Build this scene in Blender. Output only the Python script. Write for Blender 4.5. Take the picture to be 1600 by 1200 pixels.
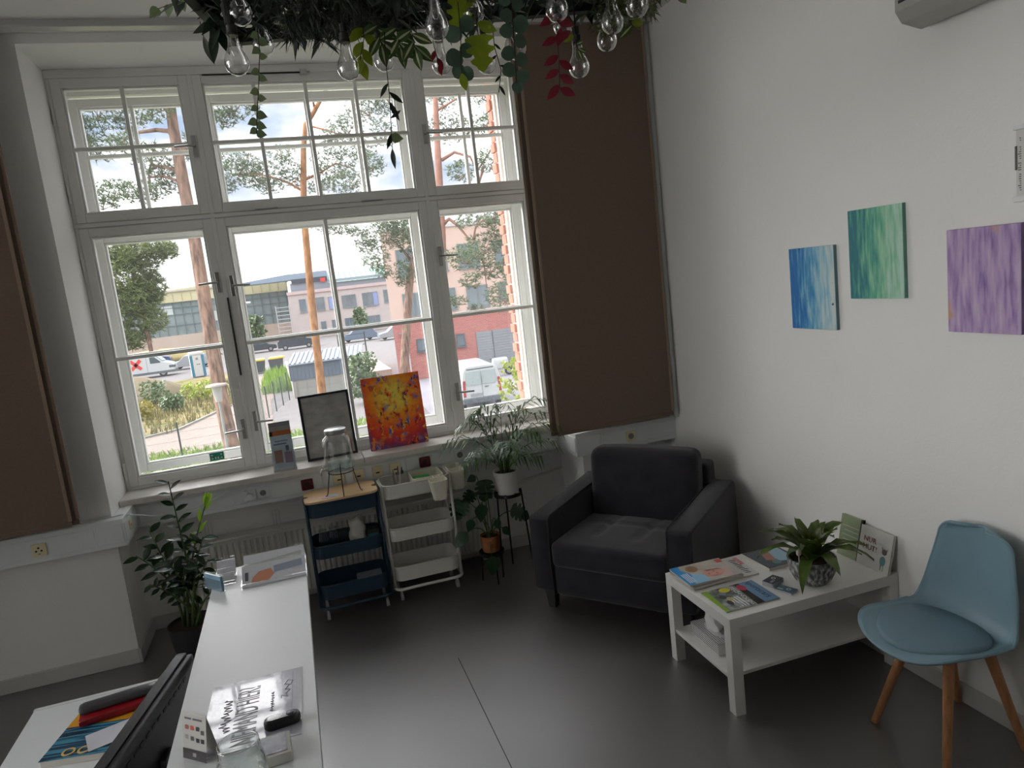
import bpy, bmesh, math, random
from mathutils import Vector, Matrix, Euler
random.seed(7)
scene = bpy.context.scene
COL = scene.collection
for o in list(bpy.data.objects):
    bpy.data.objects.remove(o, do_unlink=True)

# ------------------------------------------------------------------ camera
cam_d = bpy.data.cameras.new('camera')
cam = bpy.data.objects.new('camera', cam_d)
COL.objects.link(cam)
cam_d.sensor_fit = 'HORIZONTAL'
cam_d.sensor_width = 36.0
cam_d.lens = 1118.494 / 1600.0 * 36.0
cam_d.clip_start = 0.05
cam_d.clip_end = 600.0
_r = Vector((0.94707216, -0.30054706, -0.1128086))
_dn = Vector((-0.15177212, -0.10954798, -0.98232605))
_fw = Vector((0.28287725, 0.94745486, -0.1493645))
_m = Matrix.Identity(4)
for i in range(3):
    _m[i][0] = _r[i]; _m[i][1] = -_dn[i]; _m[i][2] = -_fw[i]
_m.translation = Vector((-0.28866, -4.46649, 1.98644))
cam.matrix_world = _m
scene.camera = cam

# ------------------------------------------------------------------ sky, sun, exposure
SKY_STRENGTH = 1.55
SUN_STRENGTH = 8.0
scene.view_settings.view_transform = 'Standard'
scene.view_settings.look = 'None'
scene.view_settings.gamma = 1.0
scene.view_settings.use_curve_mapping = False
scene.view_settings.exposure = 0.75
scene.cycles.max_bounces = 10
scene.cycles.diffuse_bounces = 6
scene.cycles.glossy_bounces = 3
scene.cycles.transmission_bounces = 4
scene.cycles.transparent_max_bounces = 24
scene.cycles.use_denoising = True
scene.cycles.sample_clamp_indirect = 8.0

world = bpy.data.worlds.new('cloudy_sky')
scene.world = world
world.use_nodes = True
nt = world.node_tree
nt.nodes.clear()
def _n(t, **k):
    n = nt.nodes.new(t)
    for a, b in k.items():
        setattr(n, a, b)
    return n
tc = _n('ShaderNodeTexCoord')
sep = _n('ShaderNodeSeparateXYZ')
nt.links.new(tc.outputs['Generated'], sep.inputs[0])
# clouds are stretched flat towards the horizon
mp = _n('ShaderNodeMapping'); mp.inputs['Scale'].default_value = (1.0, 1.0, 2.2)
nt.links.new(tc.outputs['Generated'], mp.inputs[0])
cl = _n('ShaderNodeTexNoise'); cl.inputs['Scale'].default_value = 5.0; cl.inputs['Detail'].default_value = 7.0; cl.inputs['Roughness'].default_value = 0.55
nt.links.new(mp.outputs[0], cl.inputs['Vector'])
cr = _n('ShaderNodeValToRGB')
cr.color_ramp.elements[0].position = 0.40; cr.color_ramp.elements[0].color = (0.17, 0.22, 0.30, 1)
cr.color_ramp.elements[1].position = 0.57; cr.color_ramp.elements[1].color = (0.97, 0.98, 1.0, 1)
_e = cr.color_ramp.elements.new(0.48); _e.color = (0.31, 0.335, 0.38, 1)
nt.links.new(cl.outputs['Fac'], cr.inputs[0])
# warm pale haze near the horizon
hz = _n('ShaderNodeMapRange'); hz.inputs[1].default_value = 0.0; hz.inputs[2].default_value = 0.16; hz.inputs[3].default_value = 0.85; hz.inputs[4].default_value = 0.0
nt.links.new(sep.outputs['Z'], hz.inputs[0])
mxh = _n('ShaderNodeMix', data_type='RGBA')
nt.links.new(hz.outputs[0], mxh.inputs[0]); nt.links.new(cr.outputs[0], mxh.inputs[6]); mxh.inputs[7].default_value = (0.95, 0.93, 0.905, 1)
# overcast sky: three times as bright overhead as at the horizon
ov = _n('ShaderNodeMapRange'); ov.inputs[1].default_value = 0.0; ov.inputs[2].default_value = 1.0; ov.inputs[3].default_value = 1.0; ov.inputs[4].default_value = 2.4
nt.links.new(sep.outputs['Z'], ov.inputs[0])
mul = _n('ShaderNodeMath', operation='MULTIPLY'); mul.inputs[1].default_value = SKY_STRENGTH
nt.links.new(ov.outputs[0], mul.inputs[0])
bg = _n('ShaderNodeBackground'); wo = _n('ShaderNodeOutputWorld')
nt.links.new(mxh.outputs[2], bg.inputs[0]); nt.links.new(mul.outputs[0], bg.inputs[1]); nt.links.new(bg.outputs[0], wo.inputs[0])

# hazy sun behind thin cloud, to the left beyond the windows
sun_d = bpy.data.lights.new('hazy_sun', 'SUN')
sun_d.energy = SUN_STRENGTH
sun_d.angle = math.radians(100)
sun_d.color = (1.0, 0.985, 0.965)
sun = bpy.data.objects.new('hazy_sun', sun_d)
COL.objects.link(sun)
SUN_DIR = Vector((0.82, -0.48, -0.34)).normalized()
sun.rotation_euler = SUN_DIR.to_track_quat('-Z', 'Y').to_euler()
sun.location = (-20, 25, 20)

# ------------------------------------------------------------------ helpers
class MB:
    """collects geometry for one mesh object"""
    def __init__(s):
        s.v = []; s.f = []; s.mi = []; s.cur = 0; s.M = None; s.weld = 0
    def mat(s, i):
        s.cur = i; return s
    def xf(s, M):
        s.M = M; return s
    def add(s, vs, fs):
        b = len(s.v)
        if s.M is not None:
            s.v += [tuple(s.M @ Vector(p)) for p in vs]
        else:
            s.v += [tuple(p) for p in vs]
        for f in fs:
            s.f.append([b + i for i in f]); s.mi.append(s.cur)
        return s
    def box(s, x0, x1, y0, y1, z0, z1):
        return s.add([(x0,y0,z0),(x1,y0,z0),(x1,y1,z0),(x0,y1,z0),(x0,y0,z1),(x1,y0,z1),(x1,y1,z1),(x0,y1,z1)],
            [(0,3,2,1),(4,5,6,7),(0,1,5,4),(1,2,6,5),(2,3,7,6),(3,0,4,7)])
    def cbox(s, c, d):
        return s.box(c[0]-d[0]/2, c[0]+d[0]/2, c[1]-d[1]/2, c[1]+d[1]/2, c[2]-d[2]/2, c[2]+d[2]/2)
    def tube(s, pts, r, n=8, cap=True):
        P = [Vector(p) for p in pts]; k = len(P)
        R = list(r) if isinstance(r, (list, tuple)) else [r]*k
        vs = []; fs = []; prev = None
        for i in range(k):
            t = (P[min(i+1,k-1)] - P[max(i-1,0)])
            if t.length < 1e-9: t = Vector((0,0,1))
            t.normalize()
            if prev is None:
                a = Vector((0,0,1)) if abs(t.z) < .9 else Vector((1,0,0))
                u = t.cross(a).normalized()
            else:
                u = (prev - t*prev.dot(t))
                u = u.normalized() if u.length > 1e-6 else t.orthogonal().normalized()
            prev = u; w = t.cross(u)
            for j in range(n):
                a = 2*math.pi*j/n
                vs.append(P[i] + (u*math.cos(a) + w*math.sin(a))*R[i])
        for i in range(k-1):
            for j in range(n):
                fs.append((i*n+j, i*n+(j+1)%n, (i+1)*n+(j+1)%n, (i+1)*n+j))
        if cap:
            fs.append(tuple(range(n-1,-1,-1))); fs.append(tuple((k-1)*n+j for j in range(n)))
        return s.add(vs, fs)
    def lathe(s, prof, n=24, c=(0,0,0), close=False):
        vs = []; fs = []; k = len(prof)
        for r, z in prof:
            for j in range(n):
                a = 2*math.pi*j/n
                vs.append((c[0]+r*math.cos(a), c[1]+r*math.sin(a), c[2]+z))
        kk = k if close else k-1
        for i in range(kk):
            i2 = (i+1) % k
            for j in range(n):
                fs.append((i*n+j, i*n+(j+1)%n, i2*n+(j+1)%n, i2*n+j))
        if not close:
            if prof[0][0] > 1e-6: fs.append(tuple(range(n-1,-1,-1)))
            if prof[-1][0] > 1e-6: fs.append(tuple((k-1)*n+j for j in range(n)))
        return s.add(vs, fs)
    def prism(s, pts, a0, a1, axis='z'):
        n = len(pts)
        def mk(p, a):
            return {'z': (p[0],p[1],a), 'y': (p[0],a,p[1]), 'x': (a,p[0],p[1])}[axis]
        vs = [mk(p,a0) for p in pts] + [mk(p,a1) for p in pts]
        fs = [tuple(range(n-1,-1,-1)), tuple(range(n,2*n))] + [(i,(i+1)%n,n+(i+1)%n,n+i) for i in range(n)]
        return s.add(vs, fs)
    def loft(s, rings, closed=True, cap=False):
        n = len(rings[0]); vs = [p for r in rings for p in r]; fs = []
        for i in range(len(rings)-1):
            for j in range(n if closed else n-1):
                fs.append((i*n+j, i*n+(j+1)%n, (i+1)*n+(j+1)%n, (i+1)*n+j))
        if cap:
            fs.append(tuple(range(n-1,-1,-1))); fs.append(tuple((len(rings)-1)*n+j for j in range(n)))
        return s.add(vs, fs)
    def rounded(s, c, half, r, n=10, fn=None):
        """rounded box, optionally reshaped point by point with fn(p) in local coordinates"""
        s.weld = 1e-5
        hx, hy, hz = half
        def P(a, b, k, sg):
            p = [0,0,0]; p[k] = sg; p[(k+1)%3] = a; p[(k+2)%3] = b
            q = Vector((p[0]*hx, p[1]*hy, p[2]*hz))
            i = Vector((max(-hx+r,min(hx-r,q.x)), max(-hy+r,min(hy-r,q.y)), max(-hz+r,min(hz-r,q.z))))
            d = q - i
            if d.length > 1e-9: q = i + d.normalized()*r
            if fn: q = Vector(fn(q))
            return q + Vector(c)
        for k in range(3):
            for sg in (-1,1):
                # denser near the edges so the rounding stays smooth
                g = [math.sin(math.pi/2*(2*i/n-1)) for i in range(n+1)]
                vs = [P(a,b,k,sg) for a in g for b in g]
                fs = [(i*(n+1)+j, i*(n+1)+j+1, (i+1)*(n+1)+j+1, (i+1)*(n+1)+j) for i in range(n) for j in range(n)]
                s.add(vs, fs)
        return s
    def poly(s, pts):
        return s.add(pts, [tuple(range(len(pts)))])
    def mesh(s, name, mats=None, smooth=None):
        me = bpy.data.meshes.new(name)
        me.from_pydata(s.v, [], s.f)
        if mats is not None:
            for m in (mats if isinstance(mats, (list, tuple)) else [mats]):
                me.materials.append(m)
        if any(s.mi): me.polygons.foreach_set('material_index', s.mi)
        me.validate(); me.update()
        bm = bmesh.new(); bm.from_mesh(me)
        if s.weld: bmesh.ops.remove_doubles(bm, verts=bm.verts, dist=s.weld)
        bmesh.ops.recalc_face_normals(bm, faces=bm.faces)
        bm.to_mesh(me); bm.free()
        if smooth:
            me.polygons.foreach_set('use_smooth', [True]*len(me.polygons))
            if smooth is not True:
                me.set_sharp_from_angle(angle=math.radians(smooth))
        me.update()
        return me
    def build(s, name, mats, parent=None, smooth=None, bevel=0, seg=2, loc=None, rot=None):
        return link(name, s.mesh(name, mats, smooth), parent, bevel, seg, loc, rot)

def link(name, me, parent=None, bevel=0, seg=2, loc=None, rot=None):
    o = bpy.data.objects.new(name, me); COL.objects.link(o)
    if parent: o.parent = parent
    if loc: o.location = loc
    if rot: o.rotation_euler = rot
    if bevel:
        b = o.modifiers.new('bevel', 'BEVEL'); b.width = bevel; b.segments = seg; b.limit_method = 'ANGLE'; b.angle_limit = math.radians(40)
    return o
def tag(o, label=None, cat=None, group=None, kind=None):
    if label: o['label'] = label
    if cat: o['category'] = cat
    if group: o['group'] = group
    if kind: o['kind'] = kind
    return o
def thing(name, label=None, cat=None, loc=(0,0,0), rz=0.0, group=None, kind=None):
    o = bpy.data.objects.new(name, None); COL.objects.link(o)
    o.empty_display_size = 0.1
    o.location = loc; o.rotation_euler = (0, 0, rz)
    return tag(o, label, cat, group, kind)
def dup(o, parent=None):
    c = o.copy(); COL.objects.link(c)
    if parent: c.parent = parent
    for ch in o.children:
        dup(ch, c)
    return c

MATS = {}
def srgb(r, g, b):
    def f(c):
        c /= 255.0
        return c/12.92 if c <= 0.04045 else ((c+0.055)/1.055)**2.4
    return (f(r), f(g), f(b))
def mat(name, col=(.8,.8,.8), rough=.5, metal=0.0, var=0.06, vscale=8.0, bump=0.0, bscale=60.0, spec=.5, coat=0.0, col2=None, stretch=None, trans=0.0, sheen=0.0, sub=0.0):
    """principled material whose colour and relief come from procedural noise"""
    if name in MATS: return MATS[name]
    m = bpy.data.materials.new(name); m.use_nodes = True
    t = m.node_tree; b = t.nodes['Principled BSDF']
    co = t.nodes.new('ShaderNodeTexCoord'); vec = co.outputs['Object']
    if stretch:
        mp = t.nodes.new('ShaderNodeMapping'); mp.inputs['Scale'].default_value = stretch
        t.links.new(vec, mp.inputs[0]); vec = mp.outputs[0]
    nz = t.nodes.new('ShaderNodeTexNoise'); nz.inputs['Scale'].default_value = vscale; nz.inputs['Detail'].default_value = 4
    t.links.new(vec, nz.inputs['Vector'])
    rp = t.nodes.new('ShaderNodeValToRGB'); rp.color_ramp.elements[0].position = .3; rp.color_ramp.elements[1].position = .7
    c1 = tuple(max(0, c*(1-var)) for c in col); c2 = col2 or tuple(min(1, c*(1+var)) for c in col)
    rp.color_ramp.elements[0].color = (*c1, 1); rp.color_ramp.elements[1].color = (*c2, 1)
    t.links.new(nz.outputs['Fac'], rp.inputs[0]); t.links.new(rp.outputs[0], b.inputs['Base Color'])
    b.inputs['Roughness'].default_value = rough; b.inputs['Metallic'].default_value = metal
    b.inputs['Specular IOR Level'].default_value = spec
    b.inputs['Coat Weight'].default_value = coat
    if sheen: b.inputs['Sheen Weight'].default_value = sheen
    if bump:
        n2 = t.nodes.new('ShaderNodeTexNoise'); n2.inputs['Scale'].default_value = bscale; n2.inputs['Detail'].default_value = 3
        t.links.new(vec, n2.inputs['Vector'])
        bp = t.nodes.new('ShaderNodeBump'); bp.inputs['Strength'].default_value = bump; bp.inputs['Distance'].default_value = .01
        t.links.new(n2.outputs['Fac'], bp.inputs['Height']); t.links.new(bp.outputs[0], b.inputs['Normal'])
    MATS[name] = m
    return m
def leafmat(name, col, var=.25, rough=.4, vscale=20., col2=None, transl=.25):
    """leaf: principled mixed with a little translucency"""
    if name in MATS: return MATS[name]
    m = mat(name, col, rough, var=var, vscale=vscale, col2=col2)
    t = m.node_tree; b = t.nodes['Principled BSDF']; out = t.nodes['Material Output']
    tr = t.nodes.new('ShaderNodeBsdfTranslucent'); mx = t.nodes.new('ShaderNodeMixShader'); mx.inputs[0].default_value = transl
    t.links.new(b.inputs['Base Color'].links[0].from_socket, tr.inputs[0])
    t.links.new(b.outputs[0], mx.inputs[1]); t.links.new(tr.outputs[0], mx.inputs[2]); t.links.new(mx.outputs[0], out.inputs[0])
    return m
def glassmat(name, tint=(1,1,1), edge=.6, base=.04, rough=.02, glare_veil=0.0):
    """thin clear glass: transparent with a fresnel gloss, optional milky veil standing in for glare"""
    if name in MATS: return MATS[name]
    m = bpy.data.materials.new(name); m.use_nodes = True; t = m.node_tree; t.nodes.clear()
    out = t.nodes.new('ShaderNodeOutputMaterial'); tr = t.nodes.new('ShaderNodeBsdfTransparent'); gl = t.nodes.new('ShaderNodeBsdfGlossy')
    tr.inputs[0].default_value = (*tint, 1); gl.inputs['Roughness'].default_value = rough
    lw = t.nodes.new('ShaderNodeLayerWeight'); lw.inputs[0].default_value = .35
    mr = t.nodes.new('ShaderNodeMapRange'); mr.inputs[3].default_value = base; mr.inputs[4].default_value = edge
    t.links.new(lw.outputs['Facing'], mr.inputs[0])
    mx = t.nodes.new('ShaderNodeMixShader'); t.links.new(mr.outputs[0], mx.inputs[0])
    t.links.new(tr.outputs[0], mx.inputs[1]); t.links.new(gl.outputs[0], mx.inputs[2])
    last = mx
    if glare_veil:  # milky scatter added to the pane to imitate glare haze
        tl = t.nodes.new('ShaderNodeBsdfTranslucent'); tl.inputs[0].default_value = (.9,.93,1,1)
        nz = t.nodes.new('ShaderNodeTexNoise'); nz.inputs['Scale'].default_value = 3.0
        mr2 = t.nodes.new('ShaderNodeMapRange'); mr2.inputs[1].default_value = .3; mr2.inputs[2].default_value = .7; mr2.inputs[3].default_value = glare_veil*.5; mr2.inputs[4].default_value = glare_veil*1.5
        t.links.new(nz.outputs['Fac'], mr2.inputs[0])
        m2 = t.nodes.new('ShaderNodeMixShader'); t.links.new(mr2.outputs[0], m2.inputs[0])
        t.links.new(mx.outputs[0], m2.inputs[1]); t.links.new(tl.outputs[0], m2.inputs[2]); last = m2
    t.links.new(last.outputs[0], out.inputs[0])
    MATS[name] = m
    return m
def text(name, s, size, m, parent, loc, rot=(0,0,0), align='LEFT', sx=1.0, ext=.0003):
    """flat lettering as a thin mesh"""
    cu = bpy.data.curves.new(name, 'FONT'); cu.body = s; cu.size = size; cu.align_x = align; cu.extrude = ext; cu.resolution_u = 3
    tmp = bpy.data.objects.new('tmp', cu); COL.objects.link(tmp)
    dg = bpy.context.evaluated_depsgraph_get()
    me = bpy.data.meshes.new_from_object(tmp.evaluated_get(dg)); bpy.data.objects.remove(tmp, do_unlink=True); bpy.data.curves.remove(cu)
    me.materials.clear(); me.materials.append(m)
    o = link(name, me, parent, loc=loc, rot=rot); o.scale = (sx, 1, 1)
    return o
def rrect(w, d, r, n=5):
    """outline of a rounded rectangle centred on 0,0"""
    p = []
    for cx, cy, a0 in ((w/2-r,d/2-r,0),(-w/2+r,d/2-r,90),(-w/2+r,-d/2+r,180),(w/2-r,-d/2+r,270)):
        for i in range(n+1):
            a = math.radians(a0 + 90*i/n); p.append((cx+r*math.cos(a), cy+r*math.sin(a)))
    return p
def leaf_mesh(name, m, L, W, shape=None, fold=.12, curl=.2, seg=6, stalk=0.0):
    """leaf along +Y with its face to +Z; fold lifts the edges, curl bends the tip down"""
    shape = shape or [0.05,.55,.9,1,.8,.45,.02]
    k = len(shape); mb = MB(); vs = []; fs = []
    for i, s in enumerate(shape):
        t = i/(k-1); y = stalk + L*t; z = -curl*L*t*t
        w = W/2*s
        vs += [(-w, y, z+fold*w), (0, y, z), (w, y, z+fold*w)]
    for i in range(k-1):
        a = i*3; fs += [(a,a+1,a+4,a+3),(a+1,a+2,a+5,a+4)]
    mb.add(vs, fs)
    me = mb.mesh(name, m, True)
    return me
def aim(p, d, up=(0,0,1), s=1.0):
    """matrix placing local +Y along d at p, local +Z towards up"""
    y = Vector(d).normalized(); z = Vector(up); z = z - y*z.dot(y)
    if z.length < 1e-4: z = y.orthogonal()
    z.normalize(); x = y.cross(z)
    M = Matrix.Identity(4)
    for i in range(3):
        M[i][0] = x[i]*s; M[i][1] = y[i]*s; M[i][2] = z[i]*s; M[i][3] = p[i]
    return M
def place(name, me, parent, M):
    o = bpy.data.objects.new(name, me); COL.objects.link(o); o.parent = parent; o.matrix_local = M
    return o
def bez(p0, p1, p2, n=8):
    p0, p1, p2 = Vector(p0), Vector(p1), Vector(p2)
    return [p0*(1-t)**2 + p1*2*t*(1-t) + p2*t*t for t in [i/n for i in range(n+1)]]
U = random.uniform
# ================================================================== THE ROOM
m_wall = mat('wall_plaster', srgb(232,231,228), .9, var=.012, vscale=2, bump=.10, bscale=70, spec=.2)
m_ceil = mat('ceiling_paint', srgb(225,223,220), .9, var=.01, spec=.2)
m_white = mat('white_gloss_paint', srgb(226,226,222), .35, var=.03, vscale=3)
m_trim = mat('white_plastic', srgb(222,225,224), .4, var=.015)
m_cream = mat('cream_plastic', srgb(222,208,170), .4, var=.03)
m_red = mat('dark_red_plastic', srgb(96,14,26), .35, var=.05)
m_dark = mat('dark_slot', srgb(30,28,26), .5)
m_steel = mat('brushed_steel', (.55,.55,.54), .3, 1.0, var=.05, vscale=40)
m_cable = mat('white_cable', srgb(215,218,220), .45)
m_glass = glassmat('window_glass', edge=.35, base=.03, glare_veil=.006)

# floor: dark brown sheet linoleum with faint mottling and a seam
m_floor = mat('dark_linoleum', (.040,.032,.029), .46, var=.10, vscale=14, bump=.02, bscale=220, spec=1.0, coat=1.0)
m_floor.node_tree.nodes['Principled BSDF'].inputs['Coat Roughness'].default_value = .42
m_floor.node_tree.nodes['Principled BSDF'].inputs['Coat IOR'].default_value = 2.7
fl = MB(); fl.box(-3.3, 2.18, -7.3, .43, -.1, 0)
floor = tag(fl.build('floor', m_floor), kind='structure', label='dark brown linoleum floor')
sm = MB(); sm.box(.30,.304,-3.2,-.9,-.001,.0007); sm.build('seam', mat('floor_seam',(.012,.01,.01),.5), floor)
ce = MB(); ce.box(-3.3, 2.18, -7.3, .0, 3.5, 3.6)
tag(ce.build('ceiling', m_ceil), kind='structure')
# window wall: piers, spandrel, lintel for the window in view and its neighbour to the left
ww = MB()
YO = .95
W1 = (-1.41, 1.49); W3 = (-4.25,-1.35)
ww.box(1.49, 2.18, 0, YO, -4.0, 3.6); ww.box(-3.3, -1.41, 0, YO, -4.0, 3.6)
for a, b in (W1,):
    ww.box(a, b, .43, YO, -4.0, .90)
    ww.box(a, b, 0, YO, 3.45, 3.6)
wall_window = tag(ww.build('wall_window', m_wall), kind='structure', label='white plastered window wall with deep window niches')
wr = MB(); wr.box(2.18, 2.4, -7.3, YO, -4.0, 3.6); wall_right = tag(wr.build('wall_right', m_wall), kind='structure', label='white textured plaster wall on the right')
wl = MB()
for a, b in ((-7.3,W3[0]),(W3[1],YO)): wl.box(-3.3-YO, -3.3, a, b, -4.0, 3.6)
for a, b in (W3,):
    wl.box(-3.3-YO, -3.73, a, b, -4.0, .90); wl.box(-3.3-YO, -3.3, a, b, 3.45, 3.6)
tag(wl.build('wall_left', m_wall), kind='structure')
wb = MB(); wb.box(-3.3-YO, 2.4, -7.5, -7.3, -.1, 3.6); tag(wb.build('wall_back', mat('low_bounce_grey', srgb(150,146,140), .9, var=.01, spec=.2)), kind='structure')  # wall out of view, its grey chosen to cut light bounced onto the piers
m_base = mat('grey_white_baseboard', srgb(196,194,190), .5, var=.03)
def baseboard(name, x0,x1,y0,y1):
    b = MB(); b.box(x0,x1,y0,y1,0,.085); tag(b.build(name, m_base, bevel=.004), kind='structure')
baseboard('baseboard_right', 2.165, 2.18, -7.3, 0)
b = MB(); b.box(-3.3,-1.41,-.015,0,0,.085); b.box(-1.41,-1.395,-.015,.43,0,.085); b.box(-1.41,1.49,.415,.43,0,.085); b.box(1.475,1.49,-.015,.43,0,.085); b.box(1.49,2.18,-.015,0,0,.085)
tag(b.build('baseboard_window', m_base, bevel=.004), kind='structure')

# ---- window sill board in two lengths
m_sill = mat('pale_stone_sill', srgb(214,208,202), .35, var=.05, vscale=25)
for i,(a,c) in enumerate(((-1.41,.045),(.048,1.49))):
    s = MB(); s.box(a, c, .20, .47, .885, .925)
    tag(s.build('window_sill', m_sill, bevel=.006), kind='structure', label='pale window sill board, %s length' % ('left','right')[i])

# ---- the box window: inner casements (y .46) and outer casements (y .70)
def frame_rect(mb, x0,x1,z0,z1,w,y0,y1,wt=None,wb=None):
    wt = w if wt is None else wt; wb = w if wb is None else wb
    mb.box(x0,x0+w,y0,y1,z0,z1); mb.box(x1-w,x1,y0,y1,z0,z1)
    mb.box(x0+w,x1-w,y0,y1,z1-wt,z1); mb.box(x0+w,x1-w,y0,y1,z0,z0+wb)
def casement(win, name, x0,x1,z0,z1, cols, rows, y, ft=.05, w=.058, pane=m_glass):
    """a sash: frame with its muntins and panes as sub-parts. cols/rows list muntin centres"""
    f = MB(); frame_rect(f, x0,x1,z0,z1,w,y-ft/2,y+ft/2)
    # inner glazing bead, stepped back from the room side
    frame_rect(f, x0+w,x1-w,z0+w,z1-w,.012,y-ft/2+.012,y+ft/2)
    s = f.build(name, m_white, win, bevel=.004)
    for cx in cols:
        b = MB(); b.box(cx-.011,cx+.011,y-.02,y+.018,z0+w,z1-w); b.build('muntin', m_white, s, bevel=.003)
    for cz in rows:
        b = MB(); b.box(x0+w,x1-w,y-.0205,y+.0185,cz-.011,cz+.011); b.build('muntin', m_white, s, bevel=.003)
    xs = [x0+w]+list(cols)+[x1-w]; zs = [z0+w]+list(rows)+[z1-w]
    for i in range(len(xs)-1):
        for j in range(len(zs)-1):
            p = MB(); p.box(xs[i],xs[i+1],y-.0015,y+.0015,zs[j],zs[j+1]); p.build('pane', pane, s)
    return s
def handle(win, x, z, y, side):
    h = MB(); h.box(x-.013,x+.013,y-.012,y,z-.065,z+.065)
    p = h.build('handle_plate', m_steel, win, bevel=.003)
    l = MB(); l.tube([(x,y-.01,z),(x,y-.045,z)],.008,8); l.tube([(x,y-.045,z),(x+side*.03,y-.05,z),(x+side*.11,y-.048,z-.004)],.0075,8)
    l.build('handle_lever', m_steel, p, smooth=40)
def box_window(name, x0, x1, label, detail=True):
    win = thing(name, label, kind='structure')
    zb, zt, tz = .925, 3.45, 2.56
    m1, m2 = x0+.775, x1-.76
    yi, yo = .465, .70
    f = MB(); frame_rect(f, x0,x1,zb,zt,.022,yi-.02,yi+.05)
    f.build('outer_frame', m_white, win, bevel=.004)
    for mx in (m1, m2):
        p = MB(); p.box(mx-.03,mx+.03,yi-.012,yi+.05,zb,zt); p.box(mx-.014,mx+.014,yi-.028,yi-.012,zb,zt)
        p.build('mullion', m_white, win, bevel=.004)
    t = MB(); t.box(x0,x1,yi-.014,yi+.05,tz-.028,tz+.028); t.box(x0,x1,yi-.03,yi-.014,tz-.012,tz+.012); t.build('transom', m_white, win, bevel=.004)
    cx = (x0+x1)/2
    L = (x0+.022, m1-.012); C = (m1+.012, m2-.012); R = (m2+.012, x1-.022)
    lo = (zb+.022, tz-.016); up = (tz+.016, zt-.05)
    head = MB(); head.box(x0,x1,yi-.03,yi+.05,zt-.05,zt); head.build('head_board', m_white, win, bevel=.004)
    for y, ft, ins, w in ((yi,.05,0,.052), (yo,.045,.022,.05)):
        nm = 'inner_sash' if y == yi else 'outer_sash'
        casement(win, nm, L[0]+ins,L[1]-ins,lo[0]+ins*1.5,lo[1]-ins, [], [1.75], y, ft, w)
        casement(win, nm, C[0]+ins,C[1]-ins,lo[0]+ins*1.5,lo[1]-ins, [cx], [1.75], y, ft, w)
        casement(win, nm, R[0]+ins,R[1]-ins,lo[0]+ins*1.5,lo[1]-ins, [], [1.75], y, ft, w)
        casement(win, nm, L[0]+ins,L[1]-ins,up[0]+ins,up[1]-ins*2.5, [(L[0]+L[1])/2], [3.0], y, ft, w)
        casement(win, nm, C[0]+ins,C[1]-ins,up[0]+ins,up[1]-ins*2.5, [cx-.313,cx,cx+.313], [3.0], y, ft, w)
        casement(win, nm, R[0]+ins,R[1]-ins,up[0]+ins,up[1]-ins*2.5, [(R[0]+R[1])/2], [3.0], y, ft, w)
    # outer frame members closing the gap between the sashes
    o = MB(); frame_rect(o, x0,x1,zb-.02,zt,.05,yo-.03,yo+.04,wt=.09,wb=.05)
    for mx in (m1,m2): o.box(mx-.03,mx+.03,yo-.025,yo+.035,zb,zt)
    o.box(x0,x1,yo-.026,yo+.036,tz-.03,tz+.03)
    o.build('outer_window_frame', m_white, win, bevel=.004)
    bx = MB(); bx.box(x0,x0+.02,yi+.05,yo-.03,zb-.03,zt); bx.box(x1-.02,x1,yi+.05,yo-.03,zb-.03,zt); bx.box(x0,x1,yi+.05,yo-.03,zb-.05,zb-.005); bx.box(x0,x1,yi+.05,yo-.03,zt-.03,zt+.02)
    bx.build('box_lining', m_white, win)
    if detail:
        for (hx, hz, sd) in ((m1-.035,2.15,-1),(m1-.035,1.2,-1),(m1+.045,2.12,1),(m1+.045,1.24,1),(m2+.04,2.17,1),(m2+.04,1.22,1),(m1-.035,2.98,-1),(m2+.04,2.98,1)):
            handle(win, hx, hz, yi-.025, sd)
        for hx, hz in [(x0+.012,z) for z in (1.05,1.75,2.35,2.75,3.2)] + [(x1-.012,z) for z in (1.05,1.75,2.35,2.75,3.2)] + [(m2-.012,z) for z in (1.15,1.7,2.3)]:
            h = MB(); h.tube([(hx,yi-.03,hz-.06),(hx,yi-.03,hz+.06)],.008,8); h.build('hinge', m_white, win, smooth=40)
        for hx in (cx-.35, cx+.32):
            h = MB(); h.box(hx-.07,hx+.07,yi-.036,yi-.02,tz+.014,tz+.022); h.build('catch', m_steel, win, bevel=.002)
        # espagnolette rod on the first mullion
        h = MB(); h.tube([(m1+.006,yi-.033,1.55),(m1+.006,yi-.033,2.05)],.006,8); h.build('locking_rod', m_dark, win)
        # head latch of the middle light
        h = MB(); h.box(cx-.02,cx+.02,yi-.06,yi-.025,3.375,3.41); h.build('latch', m_steel, win, bevel=.004)
        h = MB(); h.box(cx-.6,cx-.02,yi-.0335,yi-.0285,3.392,3.40); h.build('gap', m_dark, win)
    return win
window_1 = box_window('window_1', -1.41, 1.49, 'white wooden box window of three lights with small panes above')
window_2 = box_window('window_2', W3[0], W3[1], 'white wooden box window in the left wall', detail=False)
for w in (window_2,):
    w.location = (-3.3,0,0); w.rotation_euler = (0,0,math.radians(90))
for a, c in (W3,):
    s = MB(); s.box(-3.77,-3.5,a,c,.885,.925); tag(s.build('window_sill', m_sill, bevel=.006), kind='structure', label='pale window sill board in the left wall')

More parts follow.
